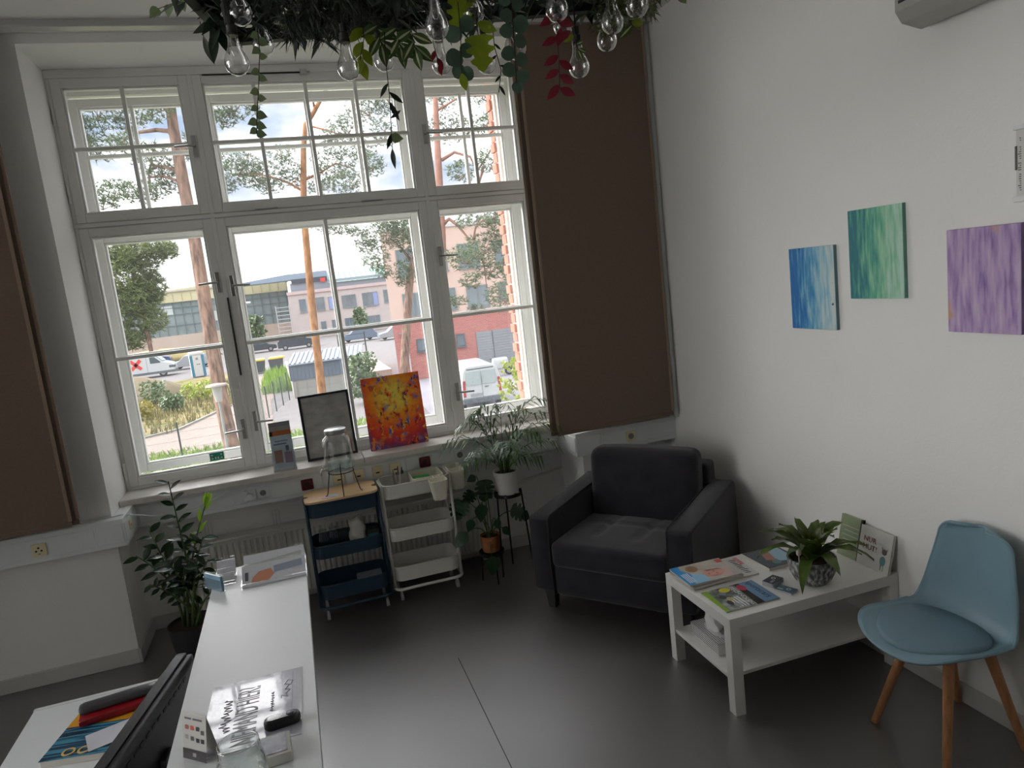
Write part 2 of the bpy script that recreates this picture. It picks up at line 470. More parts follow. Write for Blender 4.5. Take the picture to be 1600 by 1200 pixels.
# brick outer jambs beside the windows, course by course
m_brick = mat('red_brick', srgb(196,122,100), .85, var=.2, vscale=6)
m_mortar = mat('pale_mortar', srgb(215,205,195), .9, var=.05)
bk_l = MB(); bk_l.box(0,.115,0,.10,0,.065); me_bl = bk_l.mesh('brick', m_brick)
bk_s = MB(); bk_s.box(0,.103,0,.10,0,.065); me_bs = bk_s.mesh('brick', m_brick)
jam = MB(); jam.box(1.392,1.49,.80,.951,.85,3.6)
jamb = tag(jam.build('wall_brick_jamb', m_mortar), kind='structure', label='red brick outer jamb at the right side of the window')
for i in range(36):
    w = .105 if i % 2 else .06
    o = link('brick', me_bl if i % 2 else me_bs, jamb, loc=(1.372 if i % 2 else 1.384, .853, .86+i*.076))
# ================================================================== BLINDS, DUCTS, SOCKETS, RADIATOR
m_blind = mat('taupe_blind_fabric', srgb(120,103,90), .85, var=.05, vscale=90, bump=.12, bscale=500, spec=.15)
m_blind_edge = mat('taupe_hem', srgb(146,126,110), .8, var=.05, vscale=60)
m_rail = mat('aluminium_rail', srgb(190,188,186), .4, .3, var=.03)
rail = MB(); rail.box(-3.3, 2.18, -.20, -.12, 3.468, 3.50); rail.box(-3.3,2.18,-.202,-.198,3.462,3.478)
tag(rail.build('curtain_rail', m_rail, bevel=.003), 'grey metal curtain rail along the ceiling above the window', 'rail')
def panel_blind(label, x0, x1, back_dx):
    t = thing('panel_blind', label, 'blind', ((x0+x1)/2, -.17, .92))
    w = (x1-x0)/2
    for i, (dx, dy) in enumerate(((0,0),(back_dx,.03))):
        p = MB(); p.box(-w+dx, w+dx, dy-.003, dy+.003, .012, 2.538)
        o = p.build('fabric_panel', m_blind, t)
        b = MB(); b.box(-w+dx, w+dx, dy-.007, dy+.007, 0, .028); b.build('bottom_bar', m_blind, o, bevel=.003)
        h = MB()
        for sx in (-1, 1): h.box(dx+sx*w-.004-(sx+1)*.004, dx+sx*w+.004-(sx-1)*.004, dy-.0045, dy+.0045, .03, 2.545)
        h.build('side_hem', m_blind_edge, o)
    return t
panel_blind('brown panel blind hanging beside the armchair corner, right of the window', 1.266, 2.118, -.035)
panel_blind('brown panel blind hanging at the far left of the photo, left of the window', -2.46, -1.562, .03)

# white cable duct around the piers and the niche
duct = thing('cable_duct', 'white plastic cable duct running round the window niche under the sill', 'duct', (0,0,0))
def duct_run(x0,x1,y0,y1,z0=.73,z1=.89):
    d = MB(); d.box(x0,x1,y0,y1,z0,z1); return d.build('duct_body', m_trim, duct, bevel=.004)
duct_run(-3.3,-1.34,-.08,0); duct_run(-1.409,-1.34,0,.25); duct_run(-1.34,1.42,.25,.43,.73,.884); duct_run(1.42,1.489,0,.25); duct_run(1.42,2.18,-.08,0)
def lid(x0,x1,y,n):
    xs = [x0+(x1-x0)*i/n for i in range(n+1)]
    for i in range(n):
        d = MB(); d.box(xs[i]+.003,xs[i+1]-.003,y-.004,y+.001,.757,.862); d.build('duct_lid', m_trim, duct, bevel=.002)
lid(-3.3,-1.49,-.08,2); lid(-1.487,-1.348,-.08,1); lid(-1.33,1.41,.25,5); lid(1.43,1.60,-.08,1); lid(1.605,2.17,-.08,1)
for (ya,yb,x,s) in ((-.07,.24,-1.34,1),(-.07,.24,1.42,-1)):
    d = MB(); d.box(x-.001 if s>0 else x-.004, x+.004 if s>0 else x+.001, ya,yb,.757,.862); d.build('duct_lid', m_trim, duct, bevel=.002)
cd = MB(); cd.box(2.125,2.18,-.10,0,.89,3.5); cd.box(2.15,2.18,-.135,-.10,.89,3.5)
tag(cd.build('trim_1', m_trim, bevel=.004), kind='structure', label='white vertical pipe casing in the corner beside the brown blind')

def data_socket(x, z, y, label, m=m_cream, holes='slot', group=None, face='y'):
    t = thing('wall_socket', label, 'socket', (x,y,z), group=group)
    p = MB(); p.rounded((0,-.006,0),(.036,.006,.036),.005,4); p.build('cover_plate', m, t, smooth=40)
    h = MB()
    if holes == 'slot': h.box(-.012,.012,-.0135,-.011,-.012,-.003)
    elif holes == 'three':
        for a,b in ((0,.013),(-.013,-.004),(.013,-.004)): h.lathe([(.0055,0),(.0055,.002)],12)
        h = MB()
        for a,b in ((0,.013),(-.013,-.004),(.013,-.004)):
            h.tube([(a,-.0115,b),(a,-.0135,b)],.0055,12)
        h.box(-.006,.006,-.0133,-.0115,-.022,-.019)
    elif holes == 'round':
        h.tube([(0,-.011,0),(0,-.0135,0)],.021,20)
    h.build('opening', m_dark if holes != 'round' else mat('recess_grey', srgb(120,122,120), .5), t)
    return t
def schuko(x, z, y, label, m, plug=False):
    t = thing('wall_socket', label, 'socket', (x,y,z))
    p = MB(); p.rounded((0,-.006,0),(.038,.006,.036),.006,4); p.build('cover_plate', m, t, smooth=40)
    r = MB(); r.lathe([(.0225,0),(.0225,.004),(.0195,.004),(.0195,0)],24,close=True)
    r.M = None
    ro = r.build('socket_ring', m, t, smooth=40, loc=(0,-.012,0), rot=(math.radians(90),0,0))
    d = MB(); d.tube([(0,-.0119,0),(0,-.0126,0)],.019,20); d.build('recess', mat('recess_'+m.name, tuple(c*.45 for c in (.5,.5,.5)) if m is m_trim else (.03,.004,.008), .5), t)
    for s in (-1,1):
        h = MB(); h.tube([(s*.0095,-.0125,0),(s*.0095,-.0135,0)],.0028,8); h.build('pin_hole', m_dark, t)
    return t
schuko(-.685,.805,.246,'white power socket with a plug and cable, left of the white pair',m_trim)
schuko(-.605,.808,.246,'empty white power socket, right of the white pair',m_trim)
schuko(-.332,.807,.246,'dark red power socket left of the glass dispenser',m_red)
schuko(.443,.812,.246,'dark red power socket above the white trolley',m_red)
for i,(x,l) in enumerate(((-.13,'cream data socket directly behind the glass dispenser stand'),(-.003,'second cream data socket, right behind the dispenser leg'),(.122,'third cream data socket, above the left rim of the white trolley'),(.241,'rightmost cream data socket of the row, above the pen cup'))):
    data_socket(x,.808,.246,l,holes='slot',group='cream data sockets under the sill')
data_socket(.686,.818,.246,'pale socket behind the palm leaves under the sill',m_trim,'round')
data_socket(-1.765,.804,-.084,'beige three-hole socket on the left cable duct',m_cream,'three')
data_socket(1.821,.809,-.084,'cream socket with round insert above the armchair',m_cream,'round')
t = thing('wall_socket','small lit night-light plate on the duct end left of the window','socket',(-1.336,.044,.816),math.radians(90))
p = MB(); p.rounded((0,-.003,0),(.02,.003,.028),.002,3); p.build('cover_plate', m_cream, t, smooth=40)
g = MB(); g.tube([(0,-.005,0),(0,-.009,0)],.008,12); g.build('lamp_window', mat('amber_plastic', srgb(196,140,70), .3), t)
# plug and cable
t = thing('power_cable','thin white cable lying along the duct and plugged in under the sill','cable',(0,0,0))
pl = MB(); pl.tube([(-.685,.235,.805),(-.685,.20,.805)],.019,14); pl.build('plug', m_trim, t, smooth=40)
c = MB(); c.tube([(-.685,.215,.815),(-.70,.20,.865),(-.78,.215,.868),(-.9,.20,.835),(-1.0,.21,.80),(-1.1,.215,.79),(-1.2,.16,.80),(-1.28,.08,.85),(-1.36,0.0,.894),(-1.5,-.03,.894),(-1.7,-.04,.893),(-2.0,-.02,.893),(-2.4,-.04,.893)],.0035,6)
c.build('cable', m_cable, t, smooth=True)

# panel radiator with vertical flutes
m_rad = mat('radiator_enamel', srgb(206,204,198), .4, var=.02)
rad = thing('radiator','white panel radiator with vertical flutes under the window','radiator',(0,.34,.08))
n = 56; x0, x1 = -1.12, .90; step = (x1-x0)/n
rings = []
prof = []
for i in range(n):
    a = x0+i*step
    prof += [(a,-.05),(a+step*.16,-.062),(a+step*.64,-.062),(a+step*.80,-.05)]
prof.append((x1,-.05))
fp = MB(); fp.loft([[(x,y,z) for x,y in prof] for z in (.02,.035,.415,.43)], closed=False)
fp.build('front_panel', m_rad, rad)
bp = MB(); bp.box(x0,x1,-.048,.055,0,.45); bp.build('panel_body', m_rad, rad, bevel=.006)
gr = MB(); gr.box(x0-.004,x1+.004,-.056,.06,.448,.462); gr.build('top_grille', m_rad, rad, bevel=.003)
for k in range(5):
    a = -1.0+k*.42
    b = MB()
    for q in range(3): b.tube([(a+q*.02,.05,.45),(a+q*.02,.07,.56)],.0025,6)
    b.build('wall_bracket', m_steel, rad)
v = MB(); v.tube([(.90,0,.40),(.99,0,.40)],.012,10); v.tube([(.99,0,.38),(.99,0,.44)],.014,10); v.build('valve_body', m_steel, rad, smooth=40)
v = MB(); v.lathe([(.018,0),(.024,.01),(.024,.05),(.018,.06)],16); v.build('valve_knob', m_trim, rad, smooth=40, loc=(1.0,-.01,.405), rot=(0,math.radians(70),0))
v = MB(); v.tube([(1.02,0,.42),(1.2,.01,.44),(1.46,.03,.47)],.010,8); v.build('feed_pipe', m_rad, rad, smooth=True)
for fx in (-1.0,.78):
    v = MB(); v.box(fx,fx+.03,-.02,.03,-.08,.02); v.build('foot', m_rad, rad)

# wall lamp high on the right wall and strip thermometer board at the right edge
m_lampg = mat('grey_lamp_housing', srgb(170,170,164), .5, var=.03)
t = thing('wall_luminaire','grey slotted wall luminaire high on the right wall','lamp',(2.18,-2.42,2.72))
b = MB(); b.prism([(0,.02),(-.05,-.0),(-.14,.02),(-.17,.06),(-.17,.22),(0,.22)],-.17,.19,'y'); b.build('housing', m_lampg, t, bevel=.006)
b = MB()
for k in range(3): b.box(-.172,-.168,-.14+k*.11,-.05+k*.11,.085,.095)
b.build('vent_slot', m_dark, t)
t = thing('wall_board','white notice strip with small print at the right edge of the photo','notice board',(2.172,-2.63,2.045))
b = MB(); b.box(-.012,.0,-.055,.055,0,.24); b.build('board', mat('notice_white', srgb(205,205,200), .5), t, bevel=.002)
b = MB(); b.box(-.022,.002,-.06,.06,-.008,.012); b.box(-.022,.002,-.06,.06,.232,.25); b.build('end_cap', m_trim, t, bevel=.003)
b = MB(); b.box(-.016,-.011,.050,.056,.10,.18); b.build('scale_bar', mat('grey_bar', srgb(95,95,95), .5), t)
b = MB()
for k in range(26):
    z = .03+k*.0075
    for q in range(4):
        if random.random() < .75: b.box(-.0126,-.0119,.036-q*.022,.046-q*.022+U(-.006,.002),z,z+.004)
b.build('small_print', mat('grey_print', srgb(120,120,118), .6), t)
# ================================================================== ARMCHAIR
m_velour = mat('charcoal_velour', (.018,.0165,.022), .85, var=.25, vscale=9, bump=.1, bscale=300, spec=.2, sheen=.25)
m_seam = mat('charcoal_piping', (.02,.019,.024), .8)
m_blackwood = mat('black_wood', (.012,.011,.011), .45)
ac = thing('armchair','dark grey velour armchair with wide arms in the corner','armchair',(1.494,-.716,0),math.radians(-50.9))
b = MB(); b.rounded((0,-.02,.205),(.355,.38,.095),.02,6); b.build('base', m_velour, ac, smooth=60)
def seatfn(p):
    x,y,z = p
    if z > 0:
        z += .022*(1-(x/.36)**2)*(1-(y/.30)**2)
        for sx in (-.125,.125):
            z -= .016*math.exp(-((x-sx)/.012)**2)*max(0,1-((y-.02)/.2)**4) if abs(y-.02) < .2 else 0
        z -= .012*math.exp(-((y-.05)/.012)**2)*max(0,1-(abs(x)/.30)**4) if abs(x) < .3 else 0
    else:
        pass
    return (x,y,z)
b = MB(); b.rounded((0,-.115,.365),(.352,.31,.075),.035,34,seatfn); b.build('seat_cushion', m_velour, ac, smooth=True)
for sx in (-1,1):
    a = MB()
    prof = [(-.40,.13),(-.41,.30),(-.40,.565),(-.375,.585),(.0,.605),(.38,.63),(.41,.60),(.415,.13)]
    w0, w1 = (.357,.495)
    rings = []
    for x, ins in ((w0,.012),(w0+.012,0),(w1-.012,0),(w1,.012)):
        cz, cy = .37, 0
        rings.append([(sx*x, y*(1-ins*2), cz+(z-cz)*(1-ins*2.5)) for y,z in prof])
    a.loft(rings, True, True)
    a.build('armrest', m_velour, ac, bevel=.016, seg=3, smooth=50)
    s = MB(); s.tube([(sx*(w0+.004),-.402,.14),(sx*(w0+.004),-.412,.31),(sx*(w0+.004),-.398,.573),(sx*(w0+.004),-.37,.590),(sx*(w0+.004),0,.609),(sx*(w0+.004),.25,.622)],.004,6); s.build('piping', m_seam, ac, smooth=True)
b = MB(); b.rounded((0,.34,.44),(.375,.075,.31),.025,8); b.build('back_frame', m_velour, ac, smooth=60)
def backfn(p):
    x,y,z = p
    if y < 0: y -= .035*(1-(x/.36)**2)*(1-(z/.24)**2)
    z2 = z + .012*math.cos(x*4.2) if z > .1 else z
    y += .10*(z+.2)   # leans back
    return (x, y - .004*math.sin(x*28)*math.sin(z*17), z2)
b = MB(); b.rounded((0,.185,.615),(.350,.085,.235),.06,22,backfn); b.build('back_cushion', m_velour, ac, smooth=True)
for sx in (-1,1):
    for sy in (-.33,.33):
        l = MB(); l.loft([[(sx*.42+dx*.022,sy+dy*.022,0) for dx,dy in ((-1,-1),(1,-1),(1,1),(-1,1))],[(sx*.42+dx*.034,sy+dy*.034,.135) for dx,dy in ((-1,-1),(1,-1),(1,1),(-1,1))]],True,True)
        l.build('leg', m_blackwood, ac)

# ================================================================== COFFEE TABLE
m_tab = mat('white_foil', srgb(224,223,219), .4, var=.015)
ct = thing('coffee_table','low white coffee table with lower shelf against the right wall','table',(1.735,-1.713,0),math.radians(-.5))
b = MB(); b.box(-.445,.445,-.275,.275,.40,.45); b.build('tabletop', m_tab, ct, bevel=.002)
for sx in (-1,1):
    for sy in (-1,1):
        l = MB(); l.box(sx*.42-.025,sx*.42+.025,sy*.25-.025,sy*.25+.025,0,.4005); l.build('leg', m_tab, ct, bevel=.002)
b = MB(); b.box(-.44,.44,-.235,.235,.155,.172); b.build('shelf', m_tab, ct, bevel=.002)

# ================================================================== BLUE SHELL CHAIR
m_shell = mat('blue_grey_plastic', srgb(116,146,158), .42, var=.03)
m_pad = mat('blue_grey_leatherette', srgb(104,132,145), .5, var=.04, bump=.03, bscale=200)
m_beech = mat('oiled_beech', srgb(176,124,82), .45, var=.22, vscale=6, stretch=(14,14,1.2))
ch = thing('shell_chair','blue-grey plastic shell chair with splayed wooden legs by the right wall','chair',(1.945,-2.452,0),math.radians(88))
# local: front towards +Y after the turn of 88 degrees = towards -X in the room
S0 = [(.16,.452,.226),(.08,.443,.230),(-.01,.44,.230),(-.07,.452,.227),(-.115,.49,.219),(-.14,.55,.206),(-.155,.62,.192),(-.168,.70,.174),(-.177,.765,.160)]
def _cr(a,b,c,d,t): return tuple(.5*((2*q)+(r-p)*t+(2*p-5*q+4*r-s_)*t*t+(3*q-p-3*r+s_)*t**3) for p,q,r,s_ in zip(a,b,c,d))
S = []
for k in range(9):      # rounded front edge
    a = math.pi/2*(1-k/9); S.append((.16+.128*math.sin(a), .452-.018*math.sin(a)**2+.006*math.sin(2*a), .226*max(.06,math.cos(a))**.75))
for i in range(len(S0)-1):
    A = S0[max(i-1,0)]; D = S0[min(i+2,len(S0)-1)]
    for q in range(3): S.append(_cr(A,S0[i],S0[i+1],D,q/3))
for k in range(8):      # rounded top edge
    a = math.pi/2*k/7; S.append((-.177-.010*math.sin(a), .765+.062*math.sin(a), .160*max(.30,math.cos(a)**.42)))
NU = 16
def shell_pt(i, u, off=0.0):
    y,z,w = S[i]; t = i/(len(S)-1)
    seat = max(0.0,min(1.0,(y+.13)/.10)); back = 1-seat
    x = w*u
    return (x, y + back*.04*u*u + off*(-0), z + seat*.035*abs(u)**2.6*(w/.23)**3)
sh = MB()
sh.loft([[shell_pt(i,-1+2*j/NU) for j in range(NU+1)] for i in range(len(S))], closed=False)
o = sh.build('shell', m_shell, ch, smooth=True)
md = o.modifiers.new('thick','SOLIDIFY'); md.thickness = .012; md.offset = 0
rm = MB(); edge = [shell_pt(0,-1+2*j/NU) for j in range(NU+1)] + [shell_pt(i,1) for i in range(1,len(S))] + [shell_pt(len(S)-1,1-2*j/NU) for j in range(1,NU)] + [shell_pt(i,-1) for i in range(len(S)-1,0,-1)]
rm.tube(edge+[edge[0]], .0070, 6, cap=False); rm.build('rim', m_shell, ch, smooth=True)
pd = MB()
K = 22
top = []; 
for k in range(K):
    a = 2*math.pi*k/K; c,s_ = math.cos(a), math.sin(a)
    top.append((c,s_))
rings = []
for sc, dz in ((1,0),(1.0,.012),(.93,.024),(.6,.03),(.02,.031)):
    rings.append([(.200*c*sc*(1-.08*s_), .078+.186*s_*sc, .448+dz+.022*abs(c*sc)**2.5) for c,s_ in top])
pd.loft(rings,True,True); pd.build('seat_pad', m_pad, ch, smooth=60)
for sx,sy,bx,by in ((1,1,.185,.19),(-1,1,-.155,.178),(-1,-1,-.182,-.168),(1,-1,.155,-.21)):
    l = MB(); l.tube([(sx*.085,sy*.08,.432),(bx,by,0)],[.021,.0145],10); l.build('leg', m_beech, ch, smooth=50)
fr = MB(); fr.box(-.11,.11,-.015,.015,.415,.43); fr.box(-.015,.015,-.11,.11,.414,.431); fr.build('under_frame', m_dark, ch)

# ================================================================== TROLLEYS
m_blue = mat('petrol_blue_steel', srgb(30,54,72), .4, var=.05)
m_wht = mat('white_steel', srgb(212,210,202), .4, var=.02)
m_caster = mat('grey_caster', srgb(165,168,168), .4)
def trolley(label, m, cx, cy, W, D, ztop, traymat=None):
    t = thing('utility_trolley', label, 'trolley', (cx,cy,0))
    for zr, h in ((ztop,.088),(.487,.082),(.232,.092)):
        out = rrect(W,D,.06,6); inn = rrect(W-.006,D-.006,.057,6)
        b = MB()
        b.loft([[(x*.985,y*.97,zr-h) for x,y in out],[(x,y,zr) for x,y in out],[(x,y,zr) for x,y in inn],[(x*.985,y*.97,zr-h+.003) for x,y in inn]],True)
        b.add([(x*.985,y*.97,zr-h+.0015) for x,y in out],[tuple(range(len(out)))])
        tr = b.build('tray', m, t, smooth=40)
        r = MB(); r.tube([(x,y,zr) for x,y in out]+[(out[0][0],out[0][1],zr)],.0045,6,cap=False); r.build('rim', m, tr, smooth=True)
    zl = .088
    fr = MB(); o_ = rrect(W+.012,D+.0,.05,5); fr.tube([(x,y,zl) for x,y in o_]+[(o_[0][0],o_[0][1],zl)],.010,8,cap=False); fr.build('base_frame', m, t, smooth=True)
    for sx in (-1,1):
        for sy in (-1,1):
            p = MB(); xx = sx*(W/2+.004)
            p.tube([(xx,sy*D*.36,zl),(xx,sy*D*.36,ztop-.01)],.0095,8); p.build('post', m, t, smooth=True)
        tp = MB(); tp.tube([(sx*(W/2+.004),-D*.36,ztop-.012),(sx*(W/2+.012),-D*.12,ztop+.006),(sx*(W/2+.012),D*.12,ztop+.006),(sx*(W/2+.004),D*.36,ztop-.012)],.007,8); tp.build('handle', m, t, smooth=True)
        for sy in (-1,1):
            x_, y_ = sx*(W/2-.03), sy*(D/2-.035)
            c = MB(); c.tube([(x_,y_,zl),(x_,y_,.06)],.006,8); c.box(x_-.004,x_+.004,y_-.014,y_+.010,.022,.064); ca = c.build('caster', m_steel, t)
            w = MB(); w.tube([(x_-.009,y_+.01,.027),(x_+.009,y_+.01,.027)],.027,16); w.build('wheel', m_caster, ca, smooth=40)
    return t
trolley('petrol blue three-tier trolley under the glass dispenser', m_blue, -.142, .045, .43, .27, .757)
trolley('white three-tier trolley beside the blue one', m_wht, .326, .075, .43, .27, .772)
# oak lid lying on the blue trolley
m_ply = mat('light_birch', srgb(222,186,142), .5, var=.1, vscale=5, stretch=(1.5,16,1))
lidp = MB(); o_ = rrect(.445,.285,.055,6)
notched = []
for x,y in o_: notched.append((x,y))
def notch(sx):
    return [(sx*(.2225-.028+.028*abs(math.cos(a))*0) - sx*.012*math.sin(math.pi*i/6), (-1 if sx>0 else 1)*(-.03+.06*i/6)) for i,a in enumerate([0]*7)]
pts = []
# build the outline by hand: rounded corners with a finger notch at each short side
def arc(cx,cy,r,a0,a1,n=6): return [(cx+r*math.cos(math.radians(a0+(a1-a0)*i/n)), cy+r*math.sin(math.radians(a0+(a1-a0)*i/n))) for i in range(n+1)]
pts += arc(.1675,.0875,.055,0,90)+arc(-.1675,.0875,.055,90,180)+arc(-.2225,0,.026,90,-90,8)+arc(-.1675,-.0875,.055,180,270)+arc(.1675,-.0875,.055,270,360)+arc(.2225,0,.026,270,90,8)
lidp.prism(pts,0,.014,'z')
tag(lidp.build('trolley_lid', m_ply, loc=(-.142,.045,.7615), bevel=.002), 'light birch wood lid with finger notches on the blue trolley','lid')

# ================================================================== RECEPTION COUNTER AND DESK
m_counter = mat('pale_grey_laminate', srgb(226,230,231), .36, var=.012)
m_cpanel = mat('light_panel', srgb(205,207,206), .45, var=.02)
co = thing('reception_counter','long pale grey reception counter at the lower left','counter',(-.517,-2.8,0))
b = MB(); b.box(-.157,.157,-1.05,1.045,1.022,1.05); b.build('worktop', m_counter, co, bevel=.0015)
b = MB(); b.box(.06,.08,-1.03,1.02,0,1.022); b.build('front_panel', m_cpanel, co)
b = MB(); b.box(-.12,.06,1.0,1.02,0,1.022); b.build('end_panel', m_cpanel, co)
b = MB(); b.box(-.12,.06,-1.03,-1.01,0,1.022); b.build('end_panel', m_cpanel, co)
b = MB(); b.box(-.15,.15,1.0455,1.0465,1.022,1.05); b.build('edge_band', m_trim, co)
dk = thing('office_desk','white office desk below the counter at the lower left','desk',(-1.0,-2.72,0))
b = MB(); b.box(-.295,.34,-.95,.90,.705,.73); b.build('desktop', m_counter, dk, bevel=.002)
b = MB(); b.box(-.295,.34,.886,.90,.73,.7325); b.build('edge_strip', m_trim, dk)
for sx in (-.26,.31):
    for sy in (-.9,.85):
        l = MB(); l.box(sx-.02,sx+.02,sy-.02,sy+.02,0,.705); l.build('leg', m_steel, dk)
# ================================================================== WALL CANVASES
def ramp_mat(name, stops, kind='streak', rough=.6, scale=6.0, stretch=(1,1,1), specks=None, detail=6.0, dist=0.0):
    """painted surface: procedural noise pushed through a colour ramp, optionally flecked"""
    m = bpy.data.materials.new(name); m.use_nodes = True; t = m.node_tree; b = t.nodes['Principled BSDF']
    co = t.nodes.new('ShaderNodeTexCoord'); mp = t.nodes.new('ShaderNodeMapping'); mp.inputs['Scale'].default_value = stretch
    t.links.new(co.outputs['Object'], mp.inputs[0])
    nz = t.nodes.new('ShaderNodeTexNoise'); nz.inputs['Scale'].default_value = scale; nz.inputs['Detail'].default_value = detail; nz.inputs['Distortion'].default_value = dist
    t.links.new(mp.outputs[0], nz.inputs['Vector'])
    r = t.nodes.new('ShaderNodeValToRGB'); el = r.color_ramp.elements
    for i,(p,c) in enumerate(stops):
        e = el[i] if i < 2 else el.new(p)
        e.position = p; e.color = (*c,1)
    fac = nz.outputs['Fac']
    if kind == 'across':     # colour also drifts from one side to the other
        sp = t.nodes.new('ShaderNodeSeparateXYZ'); t.links.new(co.outputs['Object'], sp.inputs[0])
        ma = t.nodes.new('ShaderNodeMath'); ma.operation = 'MULTIPLY_ADD'; ma.inputs[1].default_value = -2.2; ma.inputs[2].default_value = 0.0
        t.links.new(sp.outputs['Y'], ma.inputs[0])
        ad = t.nodes.new('ShaderNodeMath'); ad.operation = 'ADD'; t.links.new(ma.outputs[0], ad.inputs[0]); t.links.new(fac, ad.inputs[1]); fac = ad.outputs[0]
    t.links.new(fac, r.inputs[0]); last = r.outputs[0]
    for (sc, thr, colr, st) in (specks or []):
        n2 = t.nodes.new('ShaderNodeTexNoise'); n2.inputs['Scale'].default_value = sc; n2.inputs['Detail'].default_value = 3
        m2 = t.nodes.new('ShaderNodeMapping'); m2.inputs['Scale'].default_value = st; t.links.new(co.outputs['Object'], m2.inputs[0]); t.links.new(m2.outputs[0], n2.inputs['Vector'])
        g = t.nodes.new('ShaderNodeMapRange'); g.inputs[1].default_value = thr; g.inputs[2].default_value = thr+.06
        t.links.new(n2.outputs['Fac'], g.inputs[0])
        mx = t.nodes.new('ShaderNodeMix'); mx.data_type = 'RGBA'; mx.inputs[7].default_value = (*colr,1)
        t.links.new(g.outputs[0], mx.inputs[0]); t.links.new(last, mx.inputs[6]); last = mx.outputs[2]
    t.links.new(last, b.inputs['Base Color']); b.inputs['Roughness'].default_value = rough
    MATS[name] = m
    return m
m_ocre = srgb(196,160,110)
p_blue = ramp_mat('blue_streak_paint', [(.25,srgb(20,110,180)),(.85,srgb(200,212,210)),(.42,srgb(70,150,196)),(.6,srgb(140,190,208))], 'across', scale=3.5, stretch=(1,14,2.2), specks=[(30,.70,srgb(30,70,120),(1,1,1)),(9,.72,m_ocre,(1,1,1))])
p_green = ramp_mat('green_streak_paint', [(.25,srgb(40,120,130)),(.85,srgb(178,212,196)),(.45,srgb(88,168,142)),(.62,srgb(140,196,160))], 'across', scale=3.5, stretch=(1,14,2.2), specks=[(8,.73,m_ocre,(1,1,1))])
p_purple = ramp_mat('purple_streak_paint', [(.28,srgb(122,92,160)),(.8,srgb(206,186,206)),(.5,srgb(178,150,192))], 'streak', scale=4, stretch=(1,12,1.8), specks=[(5,.58,srgb(196,152,124),(1,1,1.2)),(34,.74,srgb(70,46,90),(1,1,.5))])
m_canvas_edge = mat('canvas_edge', srgb(150,170,165), .7)
def wall_canvas(y0, y1, z0, z1, paint, edge, label):
    t = thing('canvas_painting', label, 'painting', (2.18,(y0+y1)/2,z0))
    w = (y1-y0)/2; h = z1-z0
    b = MB(); b.box(-.018,0,-w,w,0,h); b.build('stretched_canvas', edge, t, bevel=.002)
    f = MB(); f.box(-.0195,-.018,-w+.001,w-.001,.001,h-.001); f.build('painted_face', paint, t)
wall_canvas(-1.695,-1.385,1.557,1.957,p_blue,mat('canvas_edge_blue',srgb(110,140,150),.7),'blue and white abstract canvas, leftmost of three on the right wall')
wall_canvas(-2.092,-1.792,1.706,2.098,p_green,mat('canvas_edge_green',srgb(110,160,145),.7),'green abstract canvas, the highest of three on the right wall')
wall_canvas(-2.591,-2.296,1.575,1.967,p_purple,mat('canvas_edge_purple',srgb(120,95,140),.7),'purple and ochre abstract canvas, rightmost on the right wall')

# ================================================================== THINGS ON THE WINDOW SILL
SZ = .9255
m_acryl = glassmat('acrylic', edge=.45, base=.06)
t = thing('brochure_holder','clear acrylic brochure holder with leaflets on the window sill','brochure holder',(-.447,.235,SZ))
b = MB()
LEAN = .035
def slab(mb, x0,x1,y,th,z0,z1): mb.add([(x0,y+LEAN*z0/.3,z0),(x1,y+LEAN*z0/.3,z0),(x1,y+LEAN*z1/.3,z1),(x0,y+LEAN*z1/.3,z1),(x0,y+th+LEAN*z0/.3,z0),(x1,y+th+LEAN*z0/.3,z0),(x1,y+th+LEAN*z1/.3,z1),(x0,y+th+LEAN*z1/.3,z1)],[(0,1,2,3),(7,6,5,4),(0,4,5,1),(1,5,6,2),(2,6,7,3),(3,7,4,0)])
slab(b,-.072,.072,.07,.003,0,.315); slab(b,-.072,.072,-.02,.003,0,.14); b.box(-.072,-.069,-.02,.075,0,.12); b.box(.069,.072,-.02,.075,0,.12); b.box(-.072,.072,-.02,.075,0,.004); b.build('acrylic_stand', m_acryl, t)
for nm,y,z0,z1,c in (('leaflet',.055,.01,.302,(128,130,134)),('leaflet',.042,.01,.275,(150,146,142)),('leaflet',.03,.01,.25,(176,104,56)),('leaflet',.014,.01,.222,(168,186,196))):
    q = MB(); slab(q,-.066,.066,y,.004,z0,z1); q.build(nm, mat('leaflet_%d'%c[0], srgb(*c), .45, var=.12, vscale=18), t)
q = MB(); slab(q,-.052,-.004,.012,.002,.05,.13); q.build('print_patch', mat('print_brown', srgb(150,106,84), .5), t)
q = MB(); slab(q,.008,.056,.012,.002,.045,.115); q.build('print_patch', mat('print_mauve', srgb(128,96,124), .5), t)
q = MB(); slab(q,-.05,.03,.012,.002,.165,.172); slab(q,-.04,.04,.012,.002,.185,.19); slab(q,.02,.04,.012,.002,.12,.155); q.build('print_lines', mat('print_slate', srgb(80,98,120), .5), t)
q = MB(); slab(q,-.066,-.048,.028,.002,.205,.25); q.build('print_patch', m_dark, t)

m_frame = mat('dark_green_frame', srgb(28,44,46), .4, var=.05)
t = thing('framed_picture','dark framed grey photograph leaning against the window','picture',(-.14,.375,SZ)); t.rotation_euler = (math.radians(-8),0,math.radians(4))
b = MB(); frame_rect(b,-.165,.165,0,.435,.016,-.008,.010); b.build('frame', m_frame, t, bevel=.002)
b = MB(); b.box(-.15,.15,-.001,.003,.015,.42); b.build('photograph', ramp_mat('grey_photo',[(.2,srgb(150,148,146)),(.8,srgb(226,224,220)),(.5,srgb(190,188,184))],scale=9,stretch=(1,1,2)), t)
b = MB(); b.box(-.151,.151,-.004,-.003,.014,.421); b.build('picture_glass', glassmat('picture_glass', edge=.35, base=.06), t)

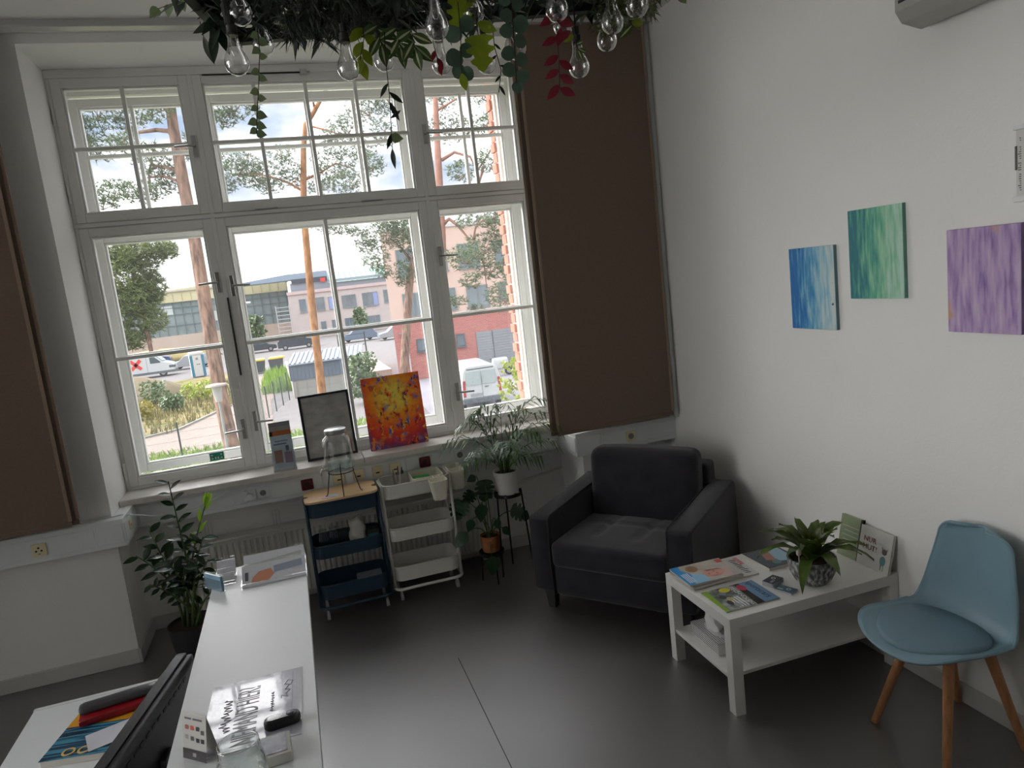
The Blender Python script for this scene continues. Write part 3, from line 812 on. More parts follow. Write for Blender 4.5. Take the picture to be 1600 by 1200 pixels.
def city_paint():
    m = bpy.data.materials.new('vivid_city_paint'); m.use_nodes = True; T = m.node_tree; b = T.nodes['Principled BSDF']; N = T.nodes.new; Lk = T.links.new
    co = N('ShaderNodeTexCoord'); nz = N('ShaderNodeTexNoise'); nz.inputs['Scale'].default_value = 24; nz.inputs['Detail'].default_value = 6
    Lk(co.outputs['Object'], nz.inputs['Vector'])
    mx = N('ShaderNodeMix'); mx.data_type = 'VECTOR'; mx.inputs[0].default_value = .09; Lk(co.outputs['Object'], mx.inputs[4]); Lk(nz.outputs['Color'], mx.inputs[5])
    # glow around a point above the middle
    ds = N('ShaderNodeVectorMath'); ds.operation = 'DISTANCE'; ds.inputs[1].default_value = (.05,.045,.36); Lk(mx.outputs[1], ds.inputs[0])
    r1 = N('ShaderNodeValToRGB'); e = r1.color_ramp.elements; e[0].position = .06; e[0].color = (*srgb(255,226,90),1); e[1].position = .38; e[1].color = (*srgb(50,76,180),1)
    for p,c in ((.12,(255,170,36)),(.19,(250,100,34)),(.26,(232,54,40)),(.30,(150,60,100))): q = e.new(p); q.color = (*srgb(*c),1)
    Lk(ds.outputs['Value'], r1.inputs[0])
    vo = N('ShaderNodeTexVoronoi'); vo.inputs['Scale'].default_value = 36; vo.feature = 'F1'
    mp = N('ShaderNodeMapping'); mp.inputs['Scale'].default_value = (1.9,1,.65); Lk(mx.outputs[1], mp.inputs[0]); Lk(mp.outputs[0], vo.inputs['Vector'])
    sp = N('ShaderNodeSeparateColor'); Lk(vo.outputs['Color'], sp.inputs[0])
    r2 = N('ShaderNodeValToRGB'); r2.color_ramp.interpolation = 'CONSTANT'; e = r2.color_ramp.elements; e[0].position = 0; e[0].color = (*srgb(250,96,36),1); e[1].position = .80; e[1].color = (*srgb(60,100,200),1)
    for p,c in ((.22,(246,150,30)),(.42,(250,196,50)),(.52,(200,34,34)),(.68,(34,40,90)),(.92,(110,130,190))): q = e.new(p); q.color = (*srgb(*c),1)
    Lk(sp.outputs[0], r2.inputs[0])
    n3 = N('ShaderNodeTexNoise'); n3.inputs['Scale'].default_value = 16; Lk(co.outputs['Object'], n3.inputs['Vector'])
    g = N('ShaderNodeMapRange'); g.inputs[1].default_value = .47; g.inputs[2].default_value = .60; Lk(n3.outputs['Fac'], g.inputs[0])
    mc = N('ShaderNodeMix'); mc.data_type = 'RGBA'; Lk(g.outputs[0], mc.inputs[0]); Lk(r1.outputs[0], mc.inputs[6]); Lk(r2.outputs[0], mc.inputs[7])
    Lk(mc.outputs[2], b.inputs['Base Color']); b.inputs['Roughness'].default_value = .45
    return m
t = thing('canvas_painting','vivid orange and blue city canvas leaning against the window','painting',(.308,.345,SZ)); t.rotation_euler = (math.radians(-8),0,0)
b = MB(); b.box(-.198,.198,0,.018,0,.49); b.build('stretched_canvas', mat('canvas_edge_dark', srgb(60,40,60), .7), t, bevel=.002)
b = MB(); b.box(-.197,.197,-.0015,0,.001,.489); b.build('painted_face', city_paint(), t)
# green emergency sticker on the left casement
m_exit = mat('sticker_green', srgb(40,150,120), .5)
t = thing('emergency_sticker','green and white emergency assembly sticker on the left window pane','sticker',(-.86,.462,1.02))
b = MB(); b.box(-.045,.045,-.001,.0,0,.055); b.build('backing', mat('sticker_white', srgb(225,235,230), .5), t)
b = MB(); b.box(-.042,.042,-.0016,-.001,.003,.052); b.build('green_field', m_exit, t)
b = MB()
for sx in (-1,1):
    b.prism([(sx*.034,.044),(sx*.02,.040),(sx*.030,.030)],-.0021,-.0016,'y'); b.prism([(sx*.034,.010),(sx*.02,.014),(sx*.030,.024)],-.0021,-.0016,'y')
    b.box(sx*.008-.004,sx*.008+.004,-.0021,-.0016,.010,.024)
b.build('pictogram', mat('sticker_white', (.8,.8,.8)), t)

# ================================================================== DISPENSER AND THINGS ON THE TROLLEYS
m_jar = glassmat('jar_glass', tint=(.97,.99,.985), edge=.7, base=.05)
LZ = .7765
t = thing('drink_dispenser','ribbed glass drink dispenser on a wire stand on the blue trolley','dispenser',(-.118,.01,LZ))
b = MB(); n = 48; rings = []
for r,z in ((.02,.135),(.075,.135),(.088,.15),(.0895,.20),(.0895,.30),(.088,.33),(.078,.352),(.064,.362),(.062,.385)):
    rib = .0012 if .15 < z < .33 else 0
    rings.append([((r+rib*(1 if j%2 else -1))*math.cos(2*math.pi*j/n),(r+rib*(1 if j%2 else -1))*math.sin(2*math.pi*j/n),z) for j in range(n)])
b.loft(rings,True); b.build('glass_jar', m_jar, t, smooth=True)
b = MB(); b.lathe([(.0,.145),(.072,.145),(.084,.158),(.084,.185),(.0,.185)],32); b.build('water', glassmat('water_clear', tint=(.86,.95,.95), edge=.5, base=.05), t, smooth=30)
b = MB(); b.lathe([(.064,.375),(.066,.378),(.066,.402),(.058,.408),(0,.409)],32); b.build('lid', m_steel, t, smooth=40)
m_wire = mat('dark_wire', (.06,.05,.045), .35, .8)
b = MB(); b.lathe([(.078,.130),(.081,.133),(.078,.136),(.075,.133)],32,close=True)
b.build('ring', m_wire, t, smooth=True)
for a in (200,265,335,90):
    c,s_ = math.cos(math.radians(a)),math.sin(math.radians(a))
    l = MB(); l.tube([(.08*c,.08*s_,.16),(.08*c,.08*s_,.13),(.105*c,.105*s_,.02),(.112*c,.112*s_,.004),(.122*c,.122*s_,.004)],.0033,6); l.build('leg', m_wire, t, smooth=True)
b = MB(); b.tube([(-.085,-.02,.165),(-.115,-.03,.165)],.008,10); b.tube([(-.112,-.03,.17),(-.122,-.032,.155),(-.122,-.033,.135)],.0065,8); b.tube([(-.105,-.028,.17),(-.105,-.028,.19)],.005,8); b.build('tap', m_steel, t, smooth=True)
for i,(x,y,rz,c,l) in enumerate(((-.225,-.045,.2,(214,180,186),'pink paper coaster lying on the birch lid'),(-.19,-.035,-.15,(190,200,210),'pale blue paper coaster lying beside the pink one'))):
    b = MB(); b.prism(rrect(.065,.05,.012,4),0,.0015,'z'); tag(b.build('paper_coaster', mat('paper_%d'%i, srgb(*c), .7, var=.1, vscale=60), loc=(x,y,LZ+i*.0016), rot=(0,0,rz)), l, 'coaster')
def carafe(x,y,label):
    t = thing('glass_carafe', label, 'carafe', (x,y,.4105))
    b = MB(); b.lathe([(.0,.002),(.026,.002),(.029,.01),(.029,.03),(.027,.034),(.029,.04),(.027,.07),(.029,.076),(.029,.11),(.024,.13),(.021,.15),(.024,.165)],20); b.build('glass_body', m_jar, t, smooth=True)
    b = MB(); b.lathe([(.024,.160),(.0255,.163),(.0255,.168),(.0,.169)],20); b.build('lid', m_jar, t, smooth=40)
carafe(-.285,-.03,'clear ribbed glass bottle at the left end of the blue trolley'); carafe(-.222,-.01,'clear glass bottle, second from the left on the blue trolley')
b = MB()
def bagfn(p):
    x,y,z = p; s_ = 1-.35*max(0,z/.1); return (x*s_+.006*math.sin(z*70+y*40), y*s_+.006*math.sin(x*80+z*50), z+.01*math.sin(x*60))
b.rounded((0,0,.1),(.052,.045,.1),.04,14,bagfn)
tag(b.build('paper_bag', mat('crumpled_white_bag', srgb(176,174,166), .6, var=.15, vscale=20, bump=.5, bscale=30), loc=(-.075,.0,.4105), smooth=True),'crumpled white bag in the middle tray of the blue trolley','bag')
t = thing('storage_tin','dark tin with teal label at the right end of the blue trolley','tin',(.015,-.01,.4105))
b = MB(); b.rounded((0,0,.055),(.04,.04,.055),.008,5); b.build('tin_body', m_dark, t, smooth=40)
b = MB(); b.box(-.034,.034,-.042,-.0405,.02,.085); b.build('label', mat('teal_label', srgb(62,112,118), .4, var=.3, vscale=30), t)
t = thing('storage_box','dark box behind the bag on the blue trolley','box',(-.158,.04,.4105)); b = MB(); b.box(-.04,.025,-.04,.04,0,.11); b.build('carton', mat('navy_card', srgb(20,26,36), .6), t, bevel=.003); b = MB(); b.box(-.041,.026,-.041,.041,.1105,.115); b.build('lid', mat('navy_card', (.01,.01,.02)), t)
t = thing('paper_pack','grey paper pack lying in the bottom tray of the blue trolley','box',(-.02,-.02,.1455)); b = MB(); b.box(-.1,.055,-.05,.05,0,.085); b.build('pack', mat('grey_carton', srgb(120,128,134), .6, var=.1), t, bevel=.004); b = MB(); b.box(-.02,.02,-.0515,-.0505,.02,.06); b.build('label', mat('leaflet_128', (.2,.2,.2)), t)
# white trolley
WZ = .6855
t = thing('pen_cup','clear cup full of pens in the white trolley','cup',(.238,.10,WZ))
b = MB(); b.lathe([(.0,.002),(.034,.002),(.038,.12),(.0365,.12),(.033,.006),(.0,.006)],20); b.build('cup', glassmat('milky_cup', tint=(.9,.9,.9), edge=.8, base=.25, rough=.2), t, smooth=40)
for k in range(9):
    a = k*.7; r = .022; tilt = .03
    q = MB(); q.tube([(r*.4*math.cos(a),r*.4*math.sin(a),.01),((r+tilt*.35)*math.cos(a),(r+tilt*.35)*math.sin(a),.135+.012*(k%3))],.0042,6); q.build('pen', mat('pen_%d'%(k%4), srgb(*((60,60,66),(190,190,190),(110,60,50),(215,212,200))[k%4]), .35), t, smooth=40)
t = thing('open_box','white open box with a green insert in the white trolley','box',(.409,.075,WZ))
m_cremebox = mat('cream_white_plastic', srgb(218,214,196), .4, var=.02)
b = MB()
o1 = rrect(.20,.22,.015,4); i1 = rrect(.19,.21,.012,4)
b.loft([[(x,y,0) for x,y in o1],[(x,y,.097) for x,y in o1],[(x,y,.097) for x,y in i1],[(x,y,.006) for x,y in i1]],True); b.add([(x,y,.004) for x,y in o1],[tuple(range(len(o1)))]); b.build('box_body', m_cremebox, t, smooth=40)
b = MB(); b.rounded((-.03,-.02,.045),(.06,.075,.03),.012,5); b.build('green_insert', mat('green_plastic', srgb(40,150,60), .4, var=.08), t, smooth=50)
def hang_pot(x,y,rz,label):
    t = thing('hanging_pot', label, 'pot', (x,y,.652), rz)
    b = MB(); o0 = rrect(.082,.072,.018,4); o1 = rrect(.115,.10,.022,4); i1 = rrect(.109,.094,.02,4); i0 = rrect(.076,.066,.016,4)
    b.loft([[(p,q,0) for p,q in o0],[(p,q,.125) for p,q in o1],[(p,q,.127) for p,q in i1],[(p,q,.006) for p,q in i0]],True); b.add([(p,q,.003) for p,q in o0],[tuple(range(len(o0)))]); b.build('pot_body', m_cremebox, t, smooth=40)
    b = MB(); b.tube([(-.02,.05,.118),(-.02,.064,.132),(-.02,.074,.118)],.004,6); b.tube([(.02,.05,.118),(.02,.064,.132),(.02,.074,.118)],.004,6); b.build('hook', m_wht, t, smooth=True)
hang_pot(.452,-.125,0,'cream pot hooked on the front rim of the white trolley')
hang_pot(.606,.035,math.radians(90),'cream pot hooked on the right end of the white trolley, nearer one')
hang_pot(.608,.145,math.radians(90),'cream pot hooked on the right end of the white trolley, behind the other')

# ================================================================== THINGS ON THE COFFEE TABLE
TZ = .4505
def ink(n, c): return mat('ink_'+n, srgb(*c), .35, var=.03)
def magazine(label, cx, cy, w, d, h, rz, cover, name='magazine', cat='magazine', z=TZ, pages=(206,200,190)):
    """local +Y is the top of the cover"""
    t = thing(name, label, cat, (cx,cy,z), rz)
    b = MB(); b.box(-w/2+.001,w/2-.001,-d/2+.001,d/2-.001,0,h); b.build('pages', mat('page_edges_%d'%pages[0], srgb(*pages), .7, var=.1, vscale=8, stretch=(1,1,200)), t)
    b = MB(); b.box(-w/2,w/2,-d/2,d/2,h,h+.0008); c = b.build('cover', cover, t)
    return t, h+.0008
def patch(t, name, m, pts, z, th=.0003):
    b = MB(); b.prism(pts,z,z+th,'z'); return b.build(name, m, t)
def ell(cx,cy,rx,ry,n=18,a0=0): return [(cx+rx*math.cos(2*math.pi*i/n+a0),cy+ry*math.sin(2*math.pi*i/n+a0)) for i in range(n)]
# stack of two magazines under the one with the woman's face (covers turned with their top to the wall side)
R90 = math.radians(-90)
magazine('thick magazine at the bottom of the stack at the table corner',1.437,-1.575,.212,.275,.011,R90+.03,mat('cover_grey',srgb(150,150,146),.3),z=TZ+.0070)
t,h = magazine('magazine with a pink-hatted face and a blue band, top of the stack',1.433,-1.572,.208,.272,.008,R90-.04,mat('cover_beige',srgb(190,182,172),.25,var=.15,vscale=12),z=TZ+.0192)
patch(t,'blue_band',ink('sky',(60,150,214)),[(-.104,-.136),(.104,-.136),(.104,-.105),(.0,-.075),(-.06,-.10),(-.104,-.09)],h)
patch(t,'pale_blue_area',ink('paleblue',(150,196,226)),[(.104,-.105),(.104,-.03),(.03,-.02),(.0,-.075)],h,.0004)
patch(t,'face',ink('skin',(216,160,146)),ell(.03,.03,.042,.055),h,.0005)
patch(t,'hat',ink('pinkgrey',(202,176,172)),ell(.045,.075,.05,.035),h,.0004)
patch(t,'hair',ink('hair',(120,92,74)),[(-.01,.0),(.0,.07),(.012,.085),(.006,.05),(.004,.01)],h,.0007); patch(t,'eye',ink('eyegrey',(110,80,74)),ell(.018,.036,.007,.0022),h,.0008); patch(t,'eye',ink('eyegrey',(110,80,74)),ell(.046,.040,.007,.0022),h,.0008); patch(t,'mouth',ink('lip',(176,96,94)),ell(.036,.002,.010,.003),h,.0008); patch(t,'cheek_shadow',ink('skin2',(196,136,124)),[(.055,.0),(.07,.02),(.066,.055),(.06,.03)],h,.0007)
for k in range(4): patch(t,'text_line',ink('white',(225,225,225)),[(-.02+k*.002,-.088-k*.010),(.085,-.088-k*.010),(.085,-.093-k*.010),(-.02+k*.002,-.093-k*.010)],h,.0008)
patch(t,'brown_shape',ink('tan',(150,120,92)),ell(-.05,-.045,.035,.03),h,.0005)
patch(t,'red_logo',ink('logored',(196,50,56)),[(-.09,.10),(-.055,.10),(-.055,.128),(-.09,.128)],h,.0006)
# second magazine poking out on the right with serif title
t,h = magazine('white magazine with a dark serif title, half under the stack',1.565,-1.572,.21,.20,.006,R90-.06,mat('cover_white',srgb(206,204,200),.3))
for k in range(9): patch(t,'title_mark',m_dark,[(-.085+k*.019,.048),(-.079+k*.019,.048),(-.074+k*.019,.048+(.026 if k%3 else .034)),(-.080+k*.019,.048+(.026 if k%3 else .034))],h,.0006)
patch(t,'pink_strip',ink('rose',(206,130,130)),[(-.105,.08),(-.02,.08),(-.02,.10),(-.105,.10)],h)
# car magazine
t,h = magazine('colourful car magazine lying at the front of the table',1.447,-1.828,.21,.27,.005,R90-.02,ramp_mat('car_cover',[(.25,srgb(30,34,40)),(.8,srgb(196,196,188)),(.45,srgb(96,104,100)),(.6,srgb(150,156,150))],scale=26,rough=.3))
patch(t,'blue_masthead',ink('steelblue',(96,136,172)),[(-.105,.06),(.105,.06),(.105,.135),(-.105,.135)],h)
text('lettering','sportscars',.044,ink('navy',(18,36,70)),t,(-.10,.092,h+.0005),sx=.95)
patch(t,'red_car',ink('crimson',(180,40,70)),ell(-.06,.05,.03,.02),h,.0006)
patch(t,'dark_band',m_dark,[(-.105,.035),(.105,.02),(.105,.06),(-.105,.06)],h,.0003)
text('lettering','TECHNOLOGY',.028,ink('white',(225,225,225)),t,(-.09,.0,h+.0006),sx=1.1)
patch(t,'yellow_car',ink('yellow',(214,200,40)),ell(-.075,-.03,.022,.026),h,.0006)
patch(t,'green_strip',ink('lime',(140,176,60)),[(-.105,-.135),(.105,-.135),(.105,-.118),(-.105,-.105)],h,.0004)
for k in range(5): patch(t,'grey_car',ink('carg%d'%k,((120,128,140),(70,72,80),(176,160,110),(60,60,66),(150,150,156))[k]),ell(-.02+.03*k-.03,-.055-.018*(k%2),.02,.013),h,.0005+.0001*k)
for k in range(4): patch(t,'text_line',ink('white',(225,225,225)),[(.0,-.012-.014*k),(.095,-.012-.014*k),(.095,-.018-.014*k),(.0,-.018-.014*k)],h,.0006)
# teal book at the back
t,h = magazine('dark teal picture book lying behind the fern',1.815,-1.575,.21,.20,.014,R90+.02,mat('cover_teal',srgb(54,66,76),.3,var=.1),'book','book')
patch(t,'light_blue_shape',ink('babyblue',(150,186,206)),[(-.09,.02),(-.03,-.01),(.06,.0),(.09,.08),(-.08,.09)],h)
patch(t,'brown_shape',ink('clay',(160,110,92)),[(-.08,-.02),(.02,-.05),(.05,-.01),(-.06,.02)],h,.0005)
patch(t,'teal_dot',ink('teal',(70,130,130)),ell(.06,-.02,.022,.022),h,.0006)
# card stacks
def cards(label, cx, cy, rz, n, c, mark):
    t = thing('business_cards', label, 'cards', (cx,cy,TZ), rz)
    b = MB()
    for k in range(n):
        dx = U(-.0015,.0015); dy = U(-.0015,.0015); b.box(-.0425+dx,.0425+dx,-.0275+dy,.0275+dy,k*.0011,k*.0011+.0009)
    b.build('card_pile', mat('card_white', srgb(200,200,206), .5), t)
    b = MB(); b.box(-.0425,.0425,-.0275,.0275,n*.0011,n*.0011+.0006); b.build('top_card', mat('card_'+mark, srgb(*c), .4), t)
    b = MB(); b.lathe([(.007,0),(.010,0),(.010,.0004),(.007,.0004)],16,close=True); b.build('emblem', ink('white',(225,225,225)), t, loc=(.012,.004,n*.0011+.0007))
    b = MB(); b.box(-.034,-.005,-.014,-.012,n*.0011+.0006,n*.0011+.0009); b.box(-.034,-.01,-.008,-.006,n*.0011+.0006,n*.0011+.0009); b.build('print_lines', ink('white',(225,225,225)), t)
cards('tall stack of dark business cards beside the fern pot',1.650,-1.795,.35,18,(46,48,58),'dark')
cards('flat stack of teal business cards beside the fern pot',1.652,-1.882,-1.2,7,(64,104,118),'teal')
# two picture books leaning on the wall
def leaning_book(label, y, w, hgt, x0, cover, tilt, yaw=0):
    t = thing('picture_book', label, 'book', (x0,y,TZ)); t.rotation_euler = (0,math.radians(tilt),yaw)
    b = MB(); b.box(0,.012,-w/2,w/2,0,hgt); b.build('pages', mat('page_edges_206', (.6,.58,.55)), t)
    b = MB(); b.box(-.002,0,-w/2-.002,w/2+.002,0,hgt+.002); b.box(.012,.014,-w/2-.002,w/2+.002,0,hgt+.002); b.build('cover', cover, t)
    return t
t = leaning_book('white picture book titled with a small animal, leaning on the wall',-1.90,.185,.185,2.115,mat('cover_offwhite',srgb(205,203,197),.35),14)
text('lettering','NUR',.036,ink('brick',(120,60,50)),t,(-.0032,.07,.118),(math.radians(90),0,math.radians(-90)))
text('lettering','MUT!',.036,ink('brick',(120,60,50)),t,(-.0032,.07,.082),(math.radians(90),0,math.radians(-90)))
b = MB(); b.prism(ell(-.055,.055,.016,.022),-.0034,-.0024,'x'); b.build('drawn_body', ink('tealbody',(92,140,140)), t)
b = MB(); b.prism(ell(-.058,.098,.013,.014),-.0034,-.0024,'x'); b.prism([(-.075,.118),(-.066,.104),(-.07,.102)],-.0034,-.0024,'x'); b.prism([(-.042,.118),(-.05,.104),(-.046,.102)],-.0034,-.0024,'x'); b.build('drawn_head', ink('taupe',(110,100,98)), t)
b = MB(); b.box(-.0034,-.0024,-.063,-.061,.01,.035); b.box(-.0034,-.0024,-.049,-.047,.01,.035); b.build('drawn_legs', ink('grey',(90,88,86)), t)
t = leaning_book('green and white booklet with black spine behind the white book',-1.740,.13,.20,2.12,mat('cover_sage',srgb(150,164,130),.4),13)
b = MB(); b.box(-.0034,.0144,-.067,-.058,0,.2025); b.build('spine', m_dark, t)
b = MB()
for k in range(5): b.box(-.0032,-.0021,-.05,.05-.01*(k%2),.06+k*.022,.064+k*.022)
b.build('text_lines', ink('cream',(196,194,184)), t)
# tissue box on the lower shelf
t = thing('tissue_box','black and white check tissue box on the lower shelf','tissue box',(1.405,-1.67,.1725),math.radians(88))
m_chk = bpy.data.materials.new('check_card'); m_chk.use_nodes = True
_t = m_chk.node_tree; _b = _t.nodes['Principled BSDF']; _c = _t.nodes.new('ShaderNodeTexCoord'); _w = _t.nodes.new('ShaderNodeTexBrick')
_w.offset = 0; _w.inputs['Scale'].default_value = 1; _w.inputs['Brick Width'].default_value = .0105; _w.inputs['Row Height'].default_value = .0105; _w.inputs['Mortar Size'].default_value = .0022; _w.inputs['Color1'].default_value = (.02,.02,.03,1); _w.inputs['Color2'].default_value = (.02,.02,.03,1); _w.inputs['Mortar'].default_value = (.75,.75,.75,1)
_cb = _t.nodes.new('ShaderNodeCombineXYZ'); _sp = _t.nodes.new('ShaderNodeSeparateXYZ'); _a = _t.nodes.new('ShaderNodeMath'); _a.operation = 'ADD'
_t.links.new(_c.outputs['Object'],_sp.inputs[0]); _t.links.new(_sp.outputs['X'],_cb.inputs[0]); _t.links.new(_sp.outputs['Y'],_a.inputs[0]); _t.links.new(_sp.outputs['Z'],_a.inputs[1]); _t.links.new(_a.outputs[0],_cb.inputs[1]); _t.links.new(_cb.outputs[0],_w.inputs['Vector']); _t.links.new(_w.outputs['Color'],_b.inputs['Base Color'])
b = MB(); b.box(-.125,.125,-.06,.06,0,.055); b.build('carton', m_chk, t)
b = MB(); b.prism(ell(0,0,.085,.03,20),.0552,.0558,'z'); b.build('opening', ink('white',(225,225,225)), t)
b = MB()
rings = []
for k,(rx,ry,z) in enumerate(((.05,.018,.055),(.06,.022,.08),(.066,.022,.105),(.05,.016,.13))):
    rings.append([(rx*math.cos(a)*(1+.12*math.sin(3*a+k)), ry*math.sin(a)+.01*math.sin(2*a+k*1.3), z+.012*math.sin(3*a+k*.8)) for a in [2*math.pi*i/24 for i in range(24)]])
b.loft(rings,True); b.build('tissue', mat('tissue_paper', srgb(225,225,225), .9), t, smooth=True)

# ================================================================== THINGS ON THE COUNTER AND DESK
CZ = 1.0505
t = thing('laminated_notice','shiny laminated notice lying on the counter','notice',(-.502,-2.772,CZ),math.radians(-1.5))
b = MB(); b.box(-.108,.108,-.150,.150,0,.0009); b.build('plastic_sleeve', mat('laminate_film', srgb(186,188,198), .18, var=.05, vscale=9, bump=.3, bscale=22, coat=.6), t)
b = MB(); b.box(-.100,.095,-.142,.142,.0009,.0012); b.build('paper', mat('laminate_paper', srgb(188,189,204), .2, var=.03, bump=.28, bscale=20, coat=.7), t)
m_print = mat('soft_print', srgb(92,94,108), .3)
text('lettering','NIEMAND HIER?',.075,m_print,t,(.008,-.135,.0014),(0,0,math.radians(90)),sx=.45)
b = MB(); b.tube([(-.062+.010*math.sin(k*1.9)+.004*math.sin(k*.7),-.07+k*.0042,.0015) for k in range(34)],.0010,5); b.build('handwriting', m_print, t)
b = MB(); b.tube([(.040+.004*math.sin(k*2.3),-.03+k*.0034,.0015) for k in range(26)],.0008,5); b.build('handwriting', m_print, t)
b = MB(); pts = [(.062,.03+.0),(.075,.02),(.07,.035),(.08,.05),(.068,.055),(.078,.075),(.066,.08),(.074,.098),(.086,.09),(.080,.072)]
b.tube([(x,y,.0015) for x,y in pts],.0009,5); b.tube([(.06,.018,.0015),(.06,.032,.0015)],.0008,5); b.build('drawing', m_print, t)
b = MB(); b.box(.085,.0858,-.14,.14,.0012,.0014); b.build('ruled_line', m_print, t)
t = thing('call_button','black oval call button on the laminated notice','button',(-.437,-2.868,CZ+.0016),math.radians(5))
b = MB(); o1 = rrect(.080,.034,.0168,8)
b.loft([[(x*.97,y*.94,0) for x,y in o1],[(x,y,.004) for x,y in o1],[(x,y,.014) for x,y in o1],[(x*.95,y*.9,.019) for x,y in o1],[(x*.86,y*.76,.0195) for x,y in o1]],True,True); b.build('housing', mat('black_plastic', (.010,.010,.011), .35), t, smooth=40)
b = MB(); o2 = rrect(.066,.022,.0108,8); b.loft([[(x,y,.0195) for x,y in o2],[(x*.97,y*.94,.0215) for x,y in o2]],True,True); b.build('top_plate', mat('graphite_gloss', (.035,.036,.038), .12, coat=.5), t, smooth=40)
b = MB(); b.lathe([(.0,.0235),(.007,.0232),(.0085,.0215)],18,c=(.018,0,0)); b.build('push_button', mat('slate_button', (.05,.07,.08), .25), t, smooth=40)
t = thing('coaster_box','small white square box with a photo lid beside the glass jar','box',(-.452,-2.975,CZ),math.radians(3))
b = MB(); b.rounded((0,0,.012),(.034,.040,.012),.004,4); b.build('box_body', mat('white_card_box', srgb(206,206,198), .5), t, smooth=50)
b = MB(); b.box(-.026,.026,-.032,.032,.024,.0246); b.build('photo_lid', ramp_mat('grey_crystal',[(.3,srgb(96,98,112)),(.8,srgb(190,194,206)),(.55,srgb(124,126,140))],scale=40,rough=.2), t)
t = thing('glass_jar','open screw-neck glass jar at the lower edge of the photo','jar',(-.503,-3.085,CZ))
b = MB(); b.lathe([(.0,.002),(.042,.002),(.047,.012),(.047,.072),(.042,.086),(.0385,.092),(.0385,.097),(.0402,.099),(.0385,.102),(.0402,.105),(.0385,.108),(.0395,.116),(.0375,.118),(.036,.114),(.036,.094),(.044,.072),(.044,.014),(.0,.007)],32); b.build('glass_body', m_jar, t, smooth=True)
t = thing('info_card','upright folded info card with small icons beside the glass jar','card',(-.617,-2.912,CZ),math.radians(-42))
m_cardp = mat('info_card_paper', srgb(182,180,174), .5)
b = MB(); b.add([(-.035,0,0),(.035,0,0),(.035,.018,.098),(-.035,.018,.098)],[(0,1,2,3)]); b.add([(-.035,.036,0),(.035,.036,0),(.035,.018,.098),(-.035,.018,.098)],[(0,1,2,3)]); b.build('folded_card', m_cardp, t)
def on_card(x0,x1,z0,z1,m,nm):
    q = MB(); k = .018/.098; q.add([(x0,z0*k-.0006,z0),(x1,z0*k-.0006,z0),(x1,z1*k-.0006,z1),(x0,z1*k-.0006,z1)],[(0,1,2,3)]); return q.build(nm,m,t)
on_card(-.035,.035,.0,.022,m_dark,'black_footer'); on_card(-.006,.004,.007,.015,ink('white',(225,225,225)),'footer_mark')
for k,(x,z,c) in enumerate(((-.022,.066,(150,90,80)),(-.006,.066,(196,80,60)),(.010,.066,(70,72,76)),(.024,.060,(70,72,76)),(-.022,.046,(150,148,144)),(-.006,.044,(90,90,94)),(.010,.042,(40,40,44)),(.024,.042,(40,40,44)))):
    on_card(x-.005,x+.005,z-.004,z+.005,ink('icon%d'%k,c),'icon')
on_card(-.028,-.008,.083,.087,m_print,'headline'); on_card(-.004,.024,.083,.087,m_print,'headline')
# business card holder and brochure rests at the far end of the counter
t = thing('card_holder','clear acrylic card holder with white cards at the far counter end','card holder',(-.632,-1.845,CZ))
b = MB(); b.box(-.035,.035,-.075,-.072,0,.014); b.box(-.035,.035,-.005,-.002,0,.038); b.box(-.035,.035,.06,.063,0,.055); b.box(-.035,.035,-.075,.063,0,.003); b.build('acrylic_tray', m_acryl, t)
for y,z,c in ((-.06,.022,(196,198,200)),(.012,.045,(188,188,196))):
    b = MB(); b.add([(-.031,y,.004),(.031,y,.004),(.031,y+.045,z),(-.031,y+.045,z),(-.031,y+.008,.004),(.031,y+.008,.004),(.031,y+.053,z),(-.031,y+.053,z)],[(0,1,2,3),(4,7,6,5),(0,4,5,1),(1,5,6,2),(2,6,7,3),(3,7,4,0)]); b.build('card_stack', mat('cards_%d'%c[0], srgb(*c), .5), t)
t = thing('card_holder','clear card holder with a steel-blue card standing at the counter edge','card holder',(-.662,-1.93,CZ),math.radians(-52))
b = MB(); b.box(-.048,.048,-.004,.004,0,.052); b.build('blue_card', mat('steel_blue_card', srgb(110,140,160), .3, var=.25, vscale=25), t)
b = MB(); b.box(-.05,.05,-.0075,-.0055,0,.04); b.box(-.05,.05,.0055,.0075,0,.054); b.box(-.05,.05,-.0075,.0075,-.0002,.0); b.build('acrylic_case', m_acryl, t)
def flyer_rest(y, label, art):
    t = thing('flyer_holder', label, 'flyer holder', (-.466,y,CZ))
    b = MB(); b.add([(-.105,-.045,.004),(.105,-.045,.004),(.105,.045,.046),(-.105,.045,.046),(-.105,-.042,.0),(.105,-.042,.0),(.105,.048,.042),(-.105,.048,.042)],[(0,1,2,3),(4,7,6,5),(0,4,5,1),(1,5,6,2),(2,6,7,3),(3,7,4,0)])
    b.build('flyer_stack', mat('flyer_paper', srgb(206,208,214), .35, var=.03), t)
    b = MB(); b.box(-.108,.108,-.05,-.046,0,.016); b.box(-.108,.108,.046,.05,0,.05); b.box(-.108,-.104,-.05,.05,0,.012); b.box(.104,.108,-.05,.05,0,.012); b.build('acrylic_rest', m_acryl, t)
    k = .042/.09
    for nm,pts,c in art:
        q = MB(); q.add([(x,y_,.0048+(y_+.045)*k) for x,y_ in pts],[tuple(range(len(pts)))]); q.build(nm, ink('fly_%d_%d'%(c[0],c[1]),c), t)
    return t
flyer_rest(-1.835,'rear flyer holder with a pale landscape flyer on the counter end',[('pale_picture',[(-.09,-.035),(.09,-.03),(.095,.02),(-.09,.0)],(176,178,176)),('red_line',[(.0,-.02),(.09,-.012),(.09,-.008),(.0,-.014)],(196,130,130))])
